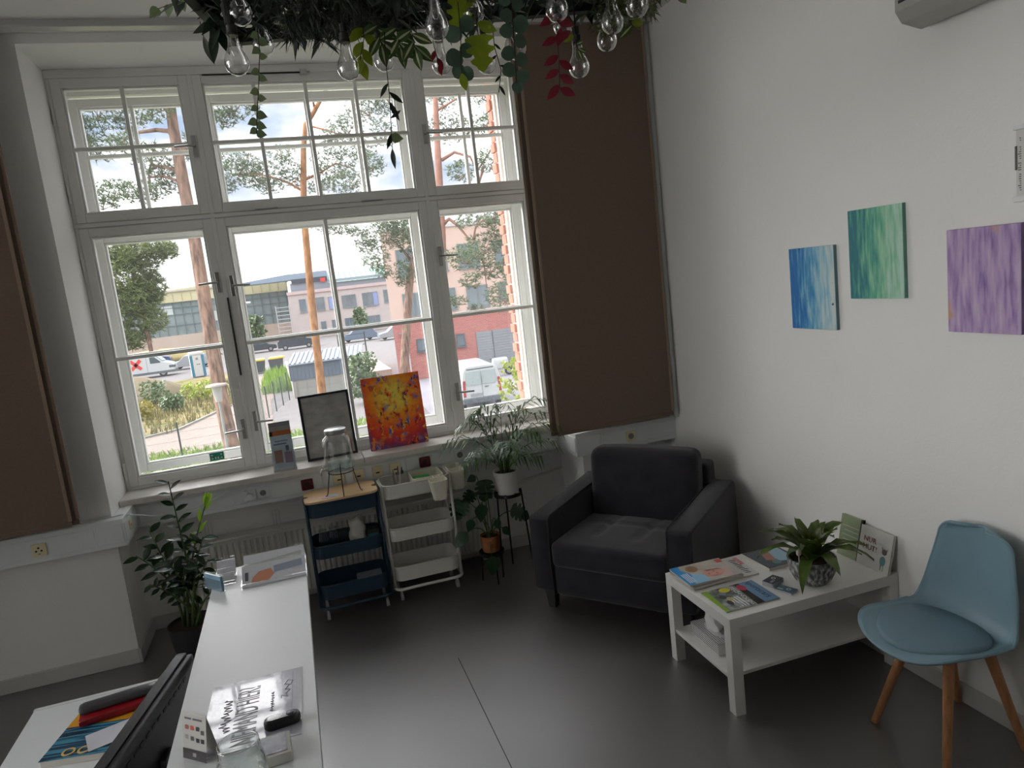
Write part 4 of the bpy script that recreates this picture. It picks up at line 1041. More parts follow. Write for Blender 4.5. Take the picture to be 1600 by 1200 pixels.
flyer_rest(-1.945,'front flyer holder with an orange figure on its flyer on the counter end',[('orange_figure',[(-.075,-.03),(-.02,-.035),(.0,-.01),(-.01,.015),(-.05,.01),(-.07,-.012)],(206,140,112)),('blue_grey_sky',[(.0,-.005),(.095,.0),(.095,.03),(.0,.022)],(150,160,176)),('text_block',[(-.095,-.02),(-.085,-.02),(-.085,.015),(-.095,.015)],(90,92,100))])
# monitor seen from behind
t = thing('computer_monitor','black computer monitor seen from behind beside the counter','monitor',(-.768,-2.645,.7325),math.radians(77.6))
m_mon = mat('black_monitor_shell', (.014,.015,.018), .4, var=.1); m_bez = mat('dark_grey_bezel', (.045,.046,.05), .4)
b = MB(); b.rounded((0,-.022,.165),(.268,.010,.155),.006,5); b.build('back_shell', m_mon, t, smooth=50)
b = MB(); frame_rect(b,-.272,.272,.005,.322,.008,-.012,.016); b.build('bezel', m_bez, t, bevel=.002)
b = MB(); b.box(-.265,.265,.010,.013,.011,.316); b.build('screen', mat('screen_glass', (.008,.008,.01), .15), t)
b = MB()
for k in range(12): b.box(-.2+k*.034,-.182+k*.034,-.0335,-.0318,.285,.293)
b.build('vent_slot', m_dark, t)
b = MB(); b.box(-.03,.03,-.05,-.032,.0,.2); b.build('stand_column', m_mon, t, bevel=.004)
b = MB(); b.prism(rrect(.22,.17,.03,5),0,.012,'z'); b.build('stand_foot', m_mon, t, loc=(0,-.03,0))
# papers, folder and hole punch on the desk
DZ = .7305
t = thing('notebook','blue striped notebook with yellow edge on the desk','notebook',(-1.04,-2.09,DZ),math.radians(-12))
b = MB(); b.box(-.10,.12,-.14,.13,0,.022); b.build('pages', mat('page_edges_206', (.6,.58,.55)), t, bevel=.002)
b = MB(); b.box(-.102,.122,-.142,.02,.022,.0235); b.build('blue_cover', ramp_mat('blue_stripe_cover',[(.45,srgb(24,50,78)),(.58,srgb(60,140,170))],scale=5,stretch=(1,22,1),detail=0), t)
b = MB(); b.box(-.102,.122,.02,.132,.022,.0235); b.build('yellow_cover', mat('yellow_card', srgb(222,160,40), .45), t)
for q in (-.03,.015):
    b = MB(); b.lathe([(.013,0),(.019,0),(.019,.002),(.013,.002)],20,close=True); b.build('printed_ring', mat('ring_yellow', srgb(220,186,110), .4), t, loc=(q,-.115,.0236))
t = thing('hole_punch','grey and red desk hole punch lying on the notebook','hole punch',(-.985,-2.03,DZ+.0245),math.radians(8))
b = MB(); b.rounded((0,0,.012),(.115,.032,.012),.008,5); b.build('red_base', mat('dark_red_gloss', srgb(140,14,28), .3), t, smooth=50)
b = MB(); b.rounded((0.005,.022,.034),(.12,.024,.014),.012,6); b.build('grey_handle', mat('grey_gloss', srgb(72,72,74), .3), t, smooth=50)
b = MB(); b.box(-.1,.03,-.07,.03,0,.0015); tag(b.build('note_paper', mat('white_note', srgb(215,214,222), .6), loc=(-.96,-2.13,DZ+.0245), rot=(0,0,math.radians(18))),'white note paper lying on the blue notebook','paper')
# ================================================================== PLANTS IN THE ROOM
m_soil = mat('potting_soil', srgb(52,36,28), .95, var=.4, vscale=60, bump=.6, bscale=80)
m_stem = leafmat('green_stem', srgb(74,96,48), .15, transl=.05)
def pot_mesh(t, name, r0, r1, h, m, z0=0.0, soil=True, th=.006, n=32):
    b = MB(); b.lathe([(0,z0),(r0,z0),(r0+(r1-r0)*.5,z0+h*.5),(r1,z0+h),(r1-th,z0+h),(r1-th-.004,z0+h-.02),(0,z0+h-.02)],n)
    p = b.build(name, m, t, smooth=40)
    if soil:
        b = MB(); b.lathe([(0,z0+h-.014),(r1-th-.003,z0+h-.018)],20); b.build('soil', m_soil, t)
    return p
# ---- zamioculcas
m_zz = leafmat('glossy_dark_leaf', srgb(36,58,34), .3, rough=.18, transl=.1)
m_zzn = leafmat('lime_new_leaf', srgb(150,190,50), .15, rough=.3, transl=.35)
zz = thing('zz_plant','tall glossy ZZ plant in a black pot left of the counter','plant',(-1.065,-.19,0))
pot_mesh(zz,'pot',.105,.135,.25,mat('black_pot',(.012,.012,.013),.5))
me_zz = leaf_mesh('leaf', m_zz, .085, .042, [.08,.6,.92,1,.85,.5,.05], fold=.18, curl=.12)
me_zzn = leaf_mesh('leaf', m_zzn, .085, .026, [.08,.6,.92,1,.8,.45,.03], fold=.3, curl=.1)
random.seed(11)
for k,(tx,ty,tz,nl,sc,new) in enumerate(((.005,.04,1.07,15,1.0,0),(.165,.06,.885,6,1.0,2),(.13,.03,.72,10,1.05,0),(-.215,-.02,.70,9,1.12,0),(-.15,.09,.80,10,1.0,0),(-.165,-.08,.545,9,.7,0),(.145,-.03,.60,8,.9,0),(.06,.10,.74,10,.95,0),(-.07,-.10,.70,11,1.05,0),(.02,-.06,.60,8,.95,0),(.17,.02,.42,5,.8,0))):
    a = U(0,6.3); base = Vector((.045*math.cos(k*2.4),.045*math.sin(k*2.4),.235)); tip = Vector((tx,ty,tz))
    mid = base.lerp(tip,.5)+Vector((-tx*.22,-ty*.22,.05)); P = bez(base,mid,tip,10)
    s = MB(); s.tube(P,[.0085-.0055*i/10 for i in range(11)],6); so = s.build('stem', m_stem, zz, smooth=True)
    for i in range(nl):
        f = .38+.62*(i+.5)/nl; x = f*10; j = min(9,int(x)); p = P[j].lerp(P[j+1],x-j); d = (P[j+1]-P[j]).normalized()
        view = Vector((.25,-1,.3)).normalized(); side = d.cross(view).normalized()*(1 if i%2 else -1)
        side = Matrix.Rotation(U(-.6,.6),3,d) @ side
        dr = (side*1.0 + d*U(.35,.7) + Vector((0,0,U(-.15,.1)))).normalized()
        isn = new and f > .55
        place('leaf', me_zzn if isn else me_zz, zz, aim(p, dr if not isn else (side*.35+d), (view*.5+Vector((U(-.4,.4),U(-.2,.2),.9))), sc*U(.85,1.1)))
    if new:
        for q in range(3): place('leaf', me_zzn, zz, aim(P[-1], (P[-1]-P[-2]).normalized()+Vector(((q-1)*.25,0,.1)), (0,-1,.2), 1.0))
# ---- kentia palm on a tripod stand
m_palm = leafmat('palm_leaf', srgb(78,106,62), .35, rough=.32, transl=.2)
m_whitepot = mat('white_ceramic_pot', srgb(205,202,196), .4, var=.02)
m_blackmetal = mat('black_metal', (.010,.010,.011), .45, .3)
pl = thing('potted_palm','feathery palm in a white ceramic pot on a tripod stand','plant',(.935,.02,.5605))
pot_mesh(pl,'pot',.075,.086,.15,m_whitepot)
random.seed(5)
fr = [(-100,.50,.30),(-140,.47,.24),(170,.52,.30),(150,.40,.40),(200,.44,.16),(-60,.50,.36),(-25,.54,.36),(10,.55,.40),(40,.48,.44),(75,.46,.50),(110,.46,.50),(-80,.34,.20),(-10,.46,.20),(25,.48,.26),(-45,.38,.14),(130,.36,.46),(0,.50,.52),(180,.34,.30),(-120,.32,.36),(60,.40,.30),(-170,.50,.36)]
for az,L,rise in fr[::1][:17]:
    ca,sa = math.cos(math.radians(az)),math.sin(math.radians(az))
    b0 = Vector((.02*ca,.02*sa,.135)); reach = L*.75
    yr = reach*sa
    if yr > .17: yr = .17          # the window is close behind
    p1 = Vector((.03*ca+reach*.25*ca,.03*sa+yr*.25,.14+rise*1.15)); p2 = Vector((reach*ca,yr,.14+rise*.78))
    P = bez(b0,p1,p2,12); s = MB(); s.tube(P,[.0032-.002*i/12 for i in range(13)],5)
    for i in range(4,13):
        d = (P[min(i+1,12)]-P[i-1]).normalized(); side = d.cross(Vector((0,0,1)))
        side = side.normalized() if side.length > 1e-3 else Vector((1,0,0))
        for sg in (-1,1):
            for q in (0,):
                pp = P[i-1].lerp(P[i], q); l = (.145-.006*abs(i-7))*U(.85,1.1); dd = (side*sg*.75+d*.85+Vector((0,0,U(-.25,.15)))).normalized()
                w = .0085; sd = dd.cross(Vector((0,0,1))).normalized()*w
                m1 = pp+dd*l*.5+Vector((0,0,.012)); e = pp+dd*l+Vector((0,0,-.06*U(.4,1.4)))
                s.add([pp-sd*.3,pp+sd*.3,m1+sd,m1-sd,e],[(0,1,2,3),(3,2,4)])
    s.build('frond', m_palm, pl, smooth=True)
for k in range(7):
    a = k*.9; s = MB(); s.tube([(.03*math.cos(a),.03*math.sin(a),.13),(.036*math.cos(a),.036*math.sin(a),.27)],[.007,.004],6); s.build('stem', m_stem, pl, smooth=True)
st = thing('plant_stand','tall black metal tripod stand carrying the white palm pot','plant stand',(.935,.02,0))
b = MB(); b.lathe([(.088,.540),(.096,.540),(.096,.560),(.088,.560)],32,close=True); b.build('ring', m_blackmetal, st, smooth=30)
b = MB()
for a in (0,60,120): b.box(-.09,.09,-.006,.006,.552,.559) if a == 0 else b.tube([(-.09*math.cos(math.radians(a)),-.09*math.sin(math.radians(a)),.555),(.09*math.cos(math.radians(a)),.09*math.sin(math.radians(a)),.555)],.004,6)
b.build('cross_bar', m_blackmetal, st)
for a in (-35,85,205):
    c,s_ = math.cos(math.radians(a)),math.sin(math.radians(a)); l = MB(); l.tube([(.092*c,.092*s_,.585),(.096*c,.096*s_,.54),(.125*c,.125*s_,0)],.006,8); l.build('leg', m_blackmetal, st, smooth=True)
# ---- monstera on a low stand
m_mon_l = leafmat('monstera_leaf', srgb(44,72,46), .3, rough=.3, transl=.12)
def monstera_leaf():
    half = [(0,-.10),(.20,-.20),(.40,-.14),(.52,.02),(.30,.10),(.55,.16),(.56,.30),(.30,.30),(.52,.42),(.46,.56),(.24,.50),(.36,.70),(.22,.86),(.0,1.0)]
    v = []; 
    for x,y in half: v.append((x,y,.10*x-.18*y*y))
    mid = [(0,y,-.18*y*y-.02) for x,y in half]
    mb = MB()
    for sg in (1,-1):
        vs = [(sg*x,y,z) for x,y,z in v]+mid; k = len(half)
        mb.add(vs,[(i,i+1,k+i+1,k+i) for i in range(k-1)])
    mb.weld = 1e-5
    return mb.mesh('leaf', m_mon_l, True)
me_mo = monstera_leaf()
me_mo2 = leaf_mesh('leaf', m_mon_l, 1, .78, [.25,.75,1,.95,.8,.55,.28,.02], fold=.15, curl=.2)
mo = thing('monstera_plant','small monstera in a terracotta basket pot on a low stand','plant',(.76,-.045,.2105))
b = MB(); b.lathe([(0,0),(.055,0),(.06,.02),(.064,.10),(.066,.108),(.061,.108),(.056,.09),(0,.09)],28); b.build('pot', mat('woven_terracotta', srgb(158,96,54), .8, var=.25, vscale=30, bump=.5, bscale=90, stretch=(1,1,2.2)), mo, smooth=40)
b = MB(); b.lathe([(0,.096),(.058,.094)],20); b.build('soil', m_soil, mo)
for i,(x,y,z,sz,dx,dy,dz,ux,uy,uz,split) in enumerate(((.771,-.02,.66,.125,-.1,-.15,-1,.1,-1,.25,1),(.717,-.08,.545,.12,-.1,-.2,-1,.15,-1,.3,0),(.60,-.02,.555,.12,-.5,-.1,-.8,-.2,-1,.2,1),(.65,-.06,.45,.085,-.4,-.2,-.8,0,-1,.3,0),(.61,-.05,.365,.125,-.75,-.2,-.5,-.1,-.6,.8,0),(.965,.02,.42,.12,.7,-.2,-.4,.1,-.8,.7,1),(.803,-.08,.42,.07,.2,-.3,-.7,0,-1,.4,0),(.735,.05,.70,.07,-.6,.1,-.3,0,-1,.2,0),(.735,-.13,.20,.13,-.05,-.15,-1,0,-1,.15,0),(.85,-.05,.345,.075,.5,-.2,-.5,.2,-.8,.5,0),(.70,.08,.58,.09,-.5,0,-.6,0,-1,.1,1),(.79,.02,.60,.08,.3,0,-.6,0,-1,.1,0))):
    p = Vector((x-.76,y+.045,z-.2105)); base = Vector((.02*math.cos(i*2.1),.02*math.sin(i*2.1),.095))
    s = MB(); s.tube(bez(base,Vector((base.x+(p.x-base.x)*.35,base.y+(p.y-base.y)*.35,max(p.z,.12)+.05)),p,8),.0032,6); s.build('stalk', m_stem, mo, smooth=True)
    place('leaf', me_mo if split else me_mo2, mo, aim(p,(dx,dy,dz),(ux,uy,uz),sz))
ls = thing('plant_stand','low black metal stand under the terracotta pot','plant stand',(.76,-.045,0))
b = MB(); b.lathe([(.066,.185),(.082,.185),(.084,.210),(.078,.210),(.076,.195),(.066,.193)],28,close=True); b.build('ring', m_blackmetal, ls, smooth=30)
b = MB(); b.lathe([(0,.190),(.068,.190),(.068,.195),(0,.195)],20); b.build('plate', m_blackmetal, ls)
for a in (30,150,270):
    c,s_ = math.cos(math.radians(a)),math.sin(math.radians(a)); l = MB(); l.tube([(.07*c,.07*s_,.19),(.085*c,.085*s_,0)],.005,8); l.build('leg', m_blackmetal, ls, smooth=True)
# ---- bird's nest fern in the stone bowl
m_fern = leafmat('fern_strap_leaf', srgb(84,104,44), .3, rough=.35, transl=.2)
m_bowl = ramp_mat('speckled_stone',[(.38,srgb(74,74,74)),(.66,srgb(190,190,188)),(.5,srgb(120,120,118))],scale=70,rough=.7,stretch=(1,1,.5),detail=4)
fe = thing('potted_fern',"bird's nest fern in a speckled stone bowl on the coffee table",'plant',(1.812,-1.868,TZ))
b = MB(); b.lathe([(0,0),(.058,0),(.082,.022),(.100,.06),(.107,.10),(.105,.122),(.099,.122),(.098,.10),(0,.095)],36); b.build('bowl', m_bowl, fe, smooth=50)
b = MB(); b.lathe([(0,.105),(.097,.100)],20); b.build('soil', m_soil, fe)
random.seed(21)
for k in range(34):
    az = math.radians(k*137.5+U(-12,12)); ring = k/34.0
    L = .16+.14*ring+U(-.02,.02); el = math.radians(85-36*ring+U(-8,8)); W = U(.044,.062)
    mb = MB(); vs = []; fs = []; n = 9
    for i in range(n):
        t_ = i/(n-1); a = el - 1.15*ring*t_ - .55*t_*t_ 
        if i == 0: x = 0.012; z = .10
        else: x += math.cos(a)*L/(n-1); z += math.sin(a)*L/(n-1)
        w = W/2*[.35,.75,.95,1,.98,.9,.72,.45,.05][i]; ruf = .006*math.sin(i*2.3+k)
        vs += [(x-.2*w,-w,z+w*.35+ruf),(x,0,z),(x-.2*w,w,z+w*.35-ruf)]
    for i in range(n-1):
        a = i*3; fs += [(a,a+1,a+4,a+3),(a+1,a+2,a+5,a+4)]
    # keep clear of the wall behind
    rx = 1.0
    mb.add(vs,fs); o = mb.build('leaf', m_fern, fe, smooth=True); o.rotation_euler = (0,0,az)
b = MB(); b.rounded((0,0,0),(.011,.009,.014),.008,4); fg = b.build('ornament', mat('bone_white', srgb(200,190,178), .5), fe, smooth=True, loc=(-.085,-.02,.165))
b = MB(); b.tube([(-.085,-.02,.10),(-.085,-.02,.155)],.0025,6); b.build('ornament_stick', mat('bone_white',(.5,.5,.5)), fe)
# ================================================================== HANGING PLANT FRAME WITH BULBS
m_hdark = leafmat('dark_artificial_leaf', srgb(34,48,34), .35, rough=.4, transl=.1)
m_hgreen = leafmat('mid_green_leaf', srgb(70,98,48), .3, rough=.4, transl=.25)
m_hlime = leafmat('lime_leaf', srgb(132,150,36), .25, rough=.4, transl=.35)
m_heuc = leafmat('eucalyptus_leaf', srgb(78,104,86), .25, rough=.5, transl=.2)
m_hred = leafmat('crimson_leaf', srgb(132,30,48), .3, rough=.45, transl=.25)
m_hpale = leafmat('pale_heart_leaf', srgb(128,146,104), .25, rough=.5, transl=.3)
m_hvine = mat('brown_vine', srgb(58,46,34), .7)
m_black = mat('black_frame', (.012,.012,.012), .6)
FX, FY, FZ = .215, -2.36, 2.80
hf = thing('hanging_plant_frame','black hanging frame packed with dark artificial foliage under the ceiling','plant frame',(FX,FY,FZ),math.radians(-13))
b = MB(); frame_rect(b,-.62,.62,-.24,.24,.03,-.02,.02)
b2 = MB(); b2.v = [(x,z,y) for x,y,z in b.v]; b2.f = b.f; b2.mi = b.mi; b2.build('frame', m_black, hf)
g = MB()
for k in range(11): g.tube([(-.6+k*.12,-.23,0),(-.6+k*.12,.23,0)],.004,5)
for k in range(5): g.tube([(-.61,-.2+k*.1,0),(.61,-.2+k*.1,0)],.004,5)
g.build('wire_grid', m_black, hf)
for sx in (-.6,.6):
    for sy in (-.22,.22):
        c = MB(); c.tube([(sx,sy,.01),(sx,sy,.70)],.0025,5); c.build('suspension_wire', m_steel, hf)
# dense foliage lying on the grid: nobody could count the sprigs
random.seed(3)
def tuft(mb, p, n, L, w, drop=.3):
    for _ in range(n):
        a = U(0,6.28); d = Vector((math.cos(a),math.sin(a),U(-1.0*drop-.3,.5))).normalized(); l = L*U(.6,1.2)
        sd = d.cross(Vector((0,0,1))).normalized()*w*U(.7,1.2); m1 = p+d*l*.45; e = p+d*l+Vector((0,0,-l*.25))
        mb.add([p,m1+sd,e,m1-sd],[(0,1,2,3)])
b = MB()
for _ in range(420):
    p = Vector((U(-.62,.62),U(-.24,.24),U(-.03,.09))); tuft(b,p,5,.085,.012)
tag(b.build('dense_foliage', m_hdark, hf), kind='stuff')
b = MB()
for _ in range(160):
    p = Vector((U(-.42,-.16),U(-.24,.2),U(-.05,.0))); tuft(b,p,9,.055,.0022,.9)
for _ in range(120):
    p = Vector((U(-.2,.1),U(-.2,.2),U(-.03,.02))); tuft(b,p,8,.05,.0022,.7)
tag(b.build('needle_sprigs', m_hdark, hf), kind='stuff')
b = MB()
for _ in range(260):
    p = Vector((U(.50,.66),U(-.25,.12),U(-.12,.02))); tuft(b,p,8,.035,.0035,.6)
tag(b.build('moss_clump', leafmat('olive_moss', srgb(74,84,36), .3, transl=.1), hf), kind='stuff')

# ---- clear glass bulbs on dark cords
m_bulb = glassmat('bulb_glass', edge=.9, base=.10)
bulb_prof = [(.0,-.062),(.010,-.0605),(.019,-.056),(.026,-.048),(.030,-.039),(.0312,-.030),(.0300,-.020),(.026,-.010),(.0205,.000),(.0165,.010),(.0146,.022),(.0140,.040)]
bb = MB(); bb.lathe(bulb_prof,24); me_glass = bb.mesh('glass_bulb', m_bulb, True)
bb = MB(); bb.lathe([(.0142,.036),(.0142,.042),(.0132,.044),(.0142,.047),(.0132,.050),(.0142,.053),(.0132,.056),(.0142,.060),(.010,.064),(.0,.064)],16); me_cap = bb.mesh('screw_cap', mat('dark_cap', srgb(70,68,66), .4, .6), 40)
bb = MB(); bb.tube([(-.006,0,.035),(-.008,0,.0),(-.004,0,-.012),(.004,0,-.012),(.008,0,0),(.006,0,.035)],.0006,4); me_fil = bb.mesh('filament', m_steel)
BW = [((-.313,-2.394,2.61),'clear bulb hanging furthest left, below the frame'),((-.234,-2.153,2.731),'clear bulb with heart leaves beside it, second from left'),((-.025,-2.367,2.597),'clear bulb hanging low beside the yellow-green leaves'),((.169,-2.642,2.609),'dark-looking clear bulb in front of the round leaves'),((.118,-2.117,2.689),'clear bulb behind the striped leaves'),((.287,-2.172,2.659),'clear bulb behind the round grey-green leaf'),((.47,-2.054,2.69),'clear bulb behind the lobed yellow-green leaf'),((.324,-2.453,2.709),'clear bulb above the lobed yellow-green leaf'),((.44,-2.439,2.619),'clear bulb in front of the eucalyptus strand'),((.519,-2.577,2.671),'clear bulb above the crimson leaf strand'),((.665,-2.273,2.734),'clear bulb half hidden behind the crimson strand'),((.661,-2.372,2.581),'large clear bulb hanging lowest, right of the crimson leaves'),((.683,-2.571,2.64),'clear bulb in front of another near the right end'),((.787,-2.32,2.672),'clear bulb hanging just below its neighbour at the right end'),((.724,-2.64,2.659),'clear bulb furthest right under the frame'),((-.285,-2.382,2.737),'clear bulb tucked into the dark leaves at the left end')]
for (x,y,z),l in BW:
    t = thing('light_bulb', l, 'light bulb', (x,y,z+.03), group='clear glass bulbs hung under the plant frame')
    for nm,me in (('glass_bulb',me_glass),('screw_cap',me_cap),('filament',me_fil)): link(nm, me, t)
    c = MB(); c.tube([(0,0,.062),(0,0,.085)],.010,8); top = max(.09, 2.79-(z+.03)); c.tube([(0,0,.08),(0,0,top)],.0025,5); c.build('cord', m_black, t, smooth=40)

# ---- strands of artificial leaves, every leaf a piece
heart = [.50,.86,1,.99,.92,.80,.62,.40,.18,.0]; oval = [.08,.6,.92,1,.82,.48,.03]; rnd = [.25,.8,1,1,.95,.7,.25]
me_h = leaf_mesh('leaf', m_hpale, .026, .022, heart, .1, .1); me_e = leaf_mesh('leaf', m_heuc, .042, .042, rnd, .06, .1)
me_r = leaf_mesh('leaf', m_hred, .050, .022, oval, .15, .1); me_d = leaf_mesh('leaf', m_hdark, .050, .014, oval, .2, .2)
me_s = leaf_mesh('leaf', m_hgreen, .060, .028, oval, .12, .15); me_l = leaf_mesh('leaf', m_hlime, .05, .026, oval, .12, .2)
me_big = leaf_mesh('leaf', m_hlime, .085, .075, [.4,.95,1,.62,.55,1,.95,.55,.48,.8,.7,.4,.3,.0], .1, .25); me_dk = leaf_mesh('leaf', m_hdark, .075, .024, oval, .15, .1)
st_s = leaf_mesh('pale_stripe', mat('cream_stripe', srgb(186,190,150), .5), .056, .006, oval, 0, .15)
TOC = Vector((-.3,-1,-.25)).normalized()
def strand(name, label, P, leaves, vine=.0013, group='strands of artificial leaves on the hanging frame'):
    t = thing(name, label, 'leaf strand', P[0], group=group)
    o = Vector(P[0]); P2 = [Vector(p)-o for p in P]
    v = MB(); v.tube(P2, vine, 5); v.build('vine', m_hvine, t, smooth=True)
    n = len(P2)-1
    for f,me,sd,dn,s in leaves:
        x = f*n; j = min(n-1,int(x)); p = P2[j].lerp(P2[j+1],x-j)
        d = Vector((sd,U(-.15,.15),dn)); o_ = place('leaf', me, t, aim(p,d,TOC+Vector((U(-.3,.3),0,U(-.2,.3))),s))
        if me is me_s:
            q = link('pale_stripe', st_s, o_); q.location = (0,.001,.0012)
    return t
random.seed(9)
strand('leaf_strand','thin strand of pale heart-shaped leaves hanging over the left window',[(-.245,-2.254,2.75),(-.25,-2.255,2.68),(-.268,-2.265,2.58),(-.285,-2.275,2.50),(-.292,-2.28,2.455)],[(f,me_h,(1 if i%2 else -1),U(-.6,-.1),U(.85,1.15)) for i,f in enumerate([.08,.14,.22,.28,.38,.42,.52,.58,.66,.72,.8,.86,.93,.99])])
strand('leaf_strand','dark thin strand with narrow leaves hanging lowest in the middle',[(.088,-2.365,2.70),(.08,-2.37,2.62),(.075,-2.38,2.52),(.066,-2.39,2.42),(.06,-2.40,2.37)],[(.42,me_d,-.5,-.6,.9),(.48,me_d,.6,-.5,1.0),(.55,me_d,.3,-.9,1.1),(.66,me_d,.5,.3,.8),(.78,me_d,-.3,-.7,.9),(.84,me_h,.9,-.1,1.3),(.99,me_d,-.05,-1,1.1)])
for j,(x,y,z) in enumerate(((.07,-2.36,2.71),(.12,-2.37,2.70),(.16,-2.38,2.69))):
    strand('leaf_strand',('cream-striped green leaves, left spray above the dark strand','cream-striped green leaves, middle spray','cream-striped green leaves, right spray near the dark bulb')[j],[(x,y,z+.04),(x,y,z),(x+.005,y,z-.05)],[(.5,me_s,-.9,-.5,1.0),(.6,me_s,.9,-.5,1.0),(.8,me_s,-.6,-.8,1.05),(.9,me_s,.7,-.7,1.1),(.99,me_s,.1,-1,1.0)])
strand('leaf_strand','yellow-green leaves beside the low middle bulb',[(.03,-2.36,2.74),(.03,-2.36,2.68),(.01,-2.36,2.62)],[(.3,me_l,-.8,-.6,1.1),(.45,me_l,.8,-.6,1.1),(.6,me_l,-.7,-.8,1.1),(.75,me_l,.5,-.9,1.0),(.9,me_l,-.3,-1,1.0),(.99,me_l,.2,-1,1.1)])
strand('leaf_strand','single dark pointed leaf dangling at the left end',[(-.395,-2.20,2.78),(-.392,-2.205,2.74)],[(.99,me_dk,.18,-1,1.0)])
strand('leaf_strand','spray of large dark pointed leaves at the left end',[(-.33,-2.25,2.80),(-.345,-2.24,2.77),(-.36,-2.23,2.75)],[(.2,me_dk,-.7,-.7,1.1),(.4,me_dk,-.4,-.9,1.2),(.6,me_dk,-.9,-.3,1.0),(.8,me_dk,.3,-1,1.1),(.99,me_dk,-.2,-1,1.2)])
strand('leaf_strand','twig of pale leaves reaching out at the top left',[(-.36,-2.20,2.83),(-.42,-2.19,2.845),(-.50,-2.17,2.825)],[(.35,me_h,-.2,-1,1.2),(.6,me_h,.2,-1,1.2),(.8,me_h,-.3,-1,1.3),(.99,me_h,-.7,-.6,1.4)])
strand('leaf_strand','strand of round grey-green leaves left of the lobed leaf',[(.27,-2.50,2.72),(.265,-2.51,2.64),(.255,-2.52,2.57),(.25,-2.525,2.53)],[(.2,me_e,.8,-.5,1.0),(.3,me_e,-.8,-.5,1.1),(.5,me_e,.7,-.6,.95),(.6,me_e,-.8,-.5,1.15),(.8,me_e,-.4,-.8,.9),(.9,me_e,.6,-.6,.9),(.99,me_l,.1,-1,.9)])
strand('leaf_strand','large lobed yellow-green leaf beside the eucalyptus strand',[(.305,-2.53,2.70),(.302,-2.545,2.62)],[(.6,me_l,.9,-.3,1.2),(.99,me_big,.05,-1,1.05)])
strand('leaf_strand','lobed yellow-green leaf at the top edge of the frame',[(.29,-2.45,2.78),(.29,-2.46,2.74)],[(.99,me_big,-.2,-1,.95),(.5,me_l,.9,-.3,1.2)])
strand('leaf_strand','strand of round eucalyptus leaves at the edge of the brown blind',[(.419,-2.506,2.76),(.416,-2.51,2.68),(.408,-2.52,2.58),(.400,-2.53,2.50)],[(f,me_e,(1 if i%2 else -1)*.9,U(-.5,.1),U(.8,1.1)) for i,f in enumerate([.12,.2,.3,.38,.47,.55,.65,.73,.82,.9])]+[(.98,me_e,.1,-1,.75)])
strand('leaf_strand','curly dark thin strand between lobed leaf and eucalyptus',[(.36,-2.50,2.70),(.355,-2.51,2.60),(.365,-2.515,2.54),(.35,-2.52,2.48)],[(.3,me_d,.6,-.6,.5),(.45,me_d,-.7,-.5,.5),(.6,me_d,.8,-.3,.6),(.75,me_d,-.6,-.6,.5),(.9,me_d,.5,-.9,.6)])
strand('leaf_strand','strand of crimson leaves hanging in front of the brown blind',[(.530,-2.545,2.70),(.525,-2.55,2.62),(.518,-2.56,2.55),(.508,-2.57,2.47)],[(.12,me_r,-.8,-.5,1.1),(.18,me_r,.9,-.3,1.1),(.38,me_r,-.9,-.4,1.0),(.42,me_r,.9,.5,1.0),(.50,me_r,.25,.9,1.0),(.62,me_r,-.9,-.5,1.0),(.68,me_r,.9,-.5,1.0),(.78,me_r,-.9,-.5,1.0),(.84,me_r,.9,-.45,1.05),(.95,me_r,-.8,-.8,1.05),(.99,me_r,.9,-.4,1.05)])
strand('leaf_strand','dark red round leaves beside the round grey-green strand',[(.20,-2.45,2.70),(.20,-2.46,2.62),(.205,-2.47,2.57)],[(.6,me_r,-.4,-.9,.6),(.8,me_r,.4,-.9,.7),(.99,me_r,.1,-1,.6)])
strand('leaf_strand','small dark green leaves beside the lowest right bulb',[(.62,-2.42,2.72),(.63,-2.43,2.64),(.635,-2.435,2.61)],[(.4,me_l,-.8,-.5,.7),(.7,me_s,.8,.3,.5),(.9,me_s,.8,-.4,.5),(.99,me_s,.3,-.9,.5)])
strand('leaf_strand','sprig of green leaves at the right end of the frame',[(.76,-2.40,2.78),(.80,-2.42,2.71),(.82,-2.43,2.68)],[(.3,me_s,.9,-.3,.9),(.5,me_l,-.8,-.5,1.0),(.7,me_s,.9,.1,.9),(.9,me_l,.9,.0,.9),(.99,me_s,-.7,-.6,.9)])
strand('leaf_strand','small grey-green sprig in front of the right wall at the top edge',[(.90,-2.50,2.80),(.925,-2.51,2.75),(.935,-2.52,2.73)],[(.5,me_h,-.8,-.5,1.0),(.75,me_h,.9,-.4,1.0),(.95,me_h,.6,-.8,1.2)])
# ================================================================== OUTSIDE THE WINDOW  (ground lies 3.8 m below the room)
GZ = -3.8
_srgb_in = srgb
def srgb(r, g, b, k=[1.0]):      # outdoor surfaces reflect less than their bright look suggests
    c = _srgb_in(r, g, b); return tuple(v*OUT for v in c)
OUT = .46
m_grass = mat('meadow_grass', srgb(128,152,84), .9, var=.3, vscale=1.2, col2=srgb(176,176,116), spec=.1)
m_asph = mat('pale_asphalt', srgb(172,166,164), .9, var=.06, vscale=.8, spec=.1)
m_pave = mat('pinkish_paving', srgb(202,182,170), .85, var=.07, vscale=2.5, spec=.1)
m_conc = mat('pale_concrete', srgb(204,202,192), .85, var=.05, vscale=1, spec=.1)
def ground_poly(name, m, pts, z, label=None, th=.25):
    b = MB(); b.prism(pts, z-th, z, 'z'); return tag(b.build(name, m), kind='structure', label=label)
ground_poly('ground_asphalt', m_asph, [(-150,2),(120,2),(120,260),(-150,260)], GZ-.02, 'pale asphalt yard outside')
ground_poly('ground_lawn', m_grass, [(-14,5),(5.2,5),(4.6,26.9),(-3.6,27.8),(-9,28.6),(-14,29)], GZ, 'green lawn strip under the window')
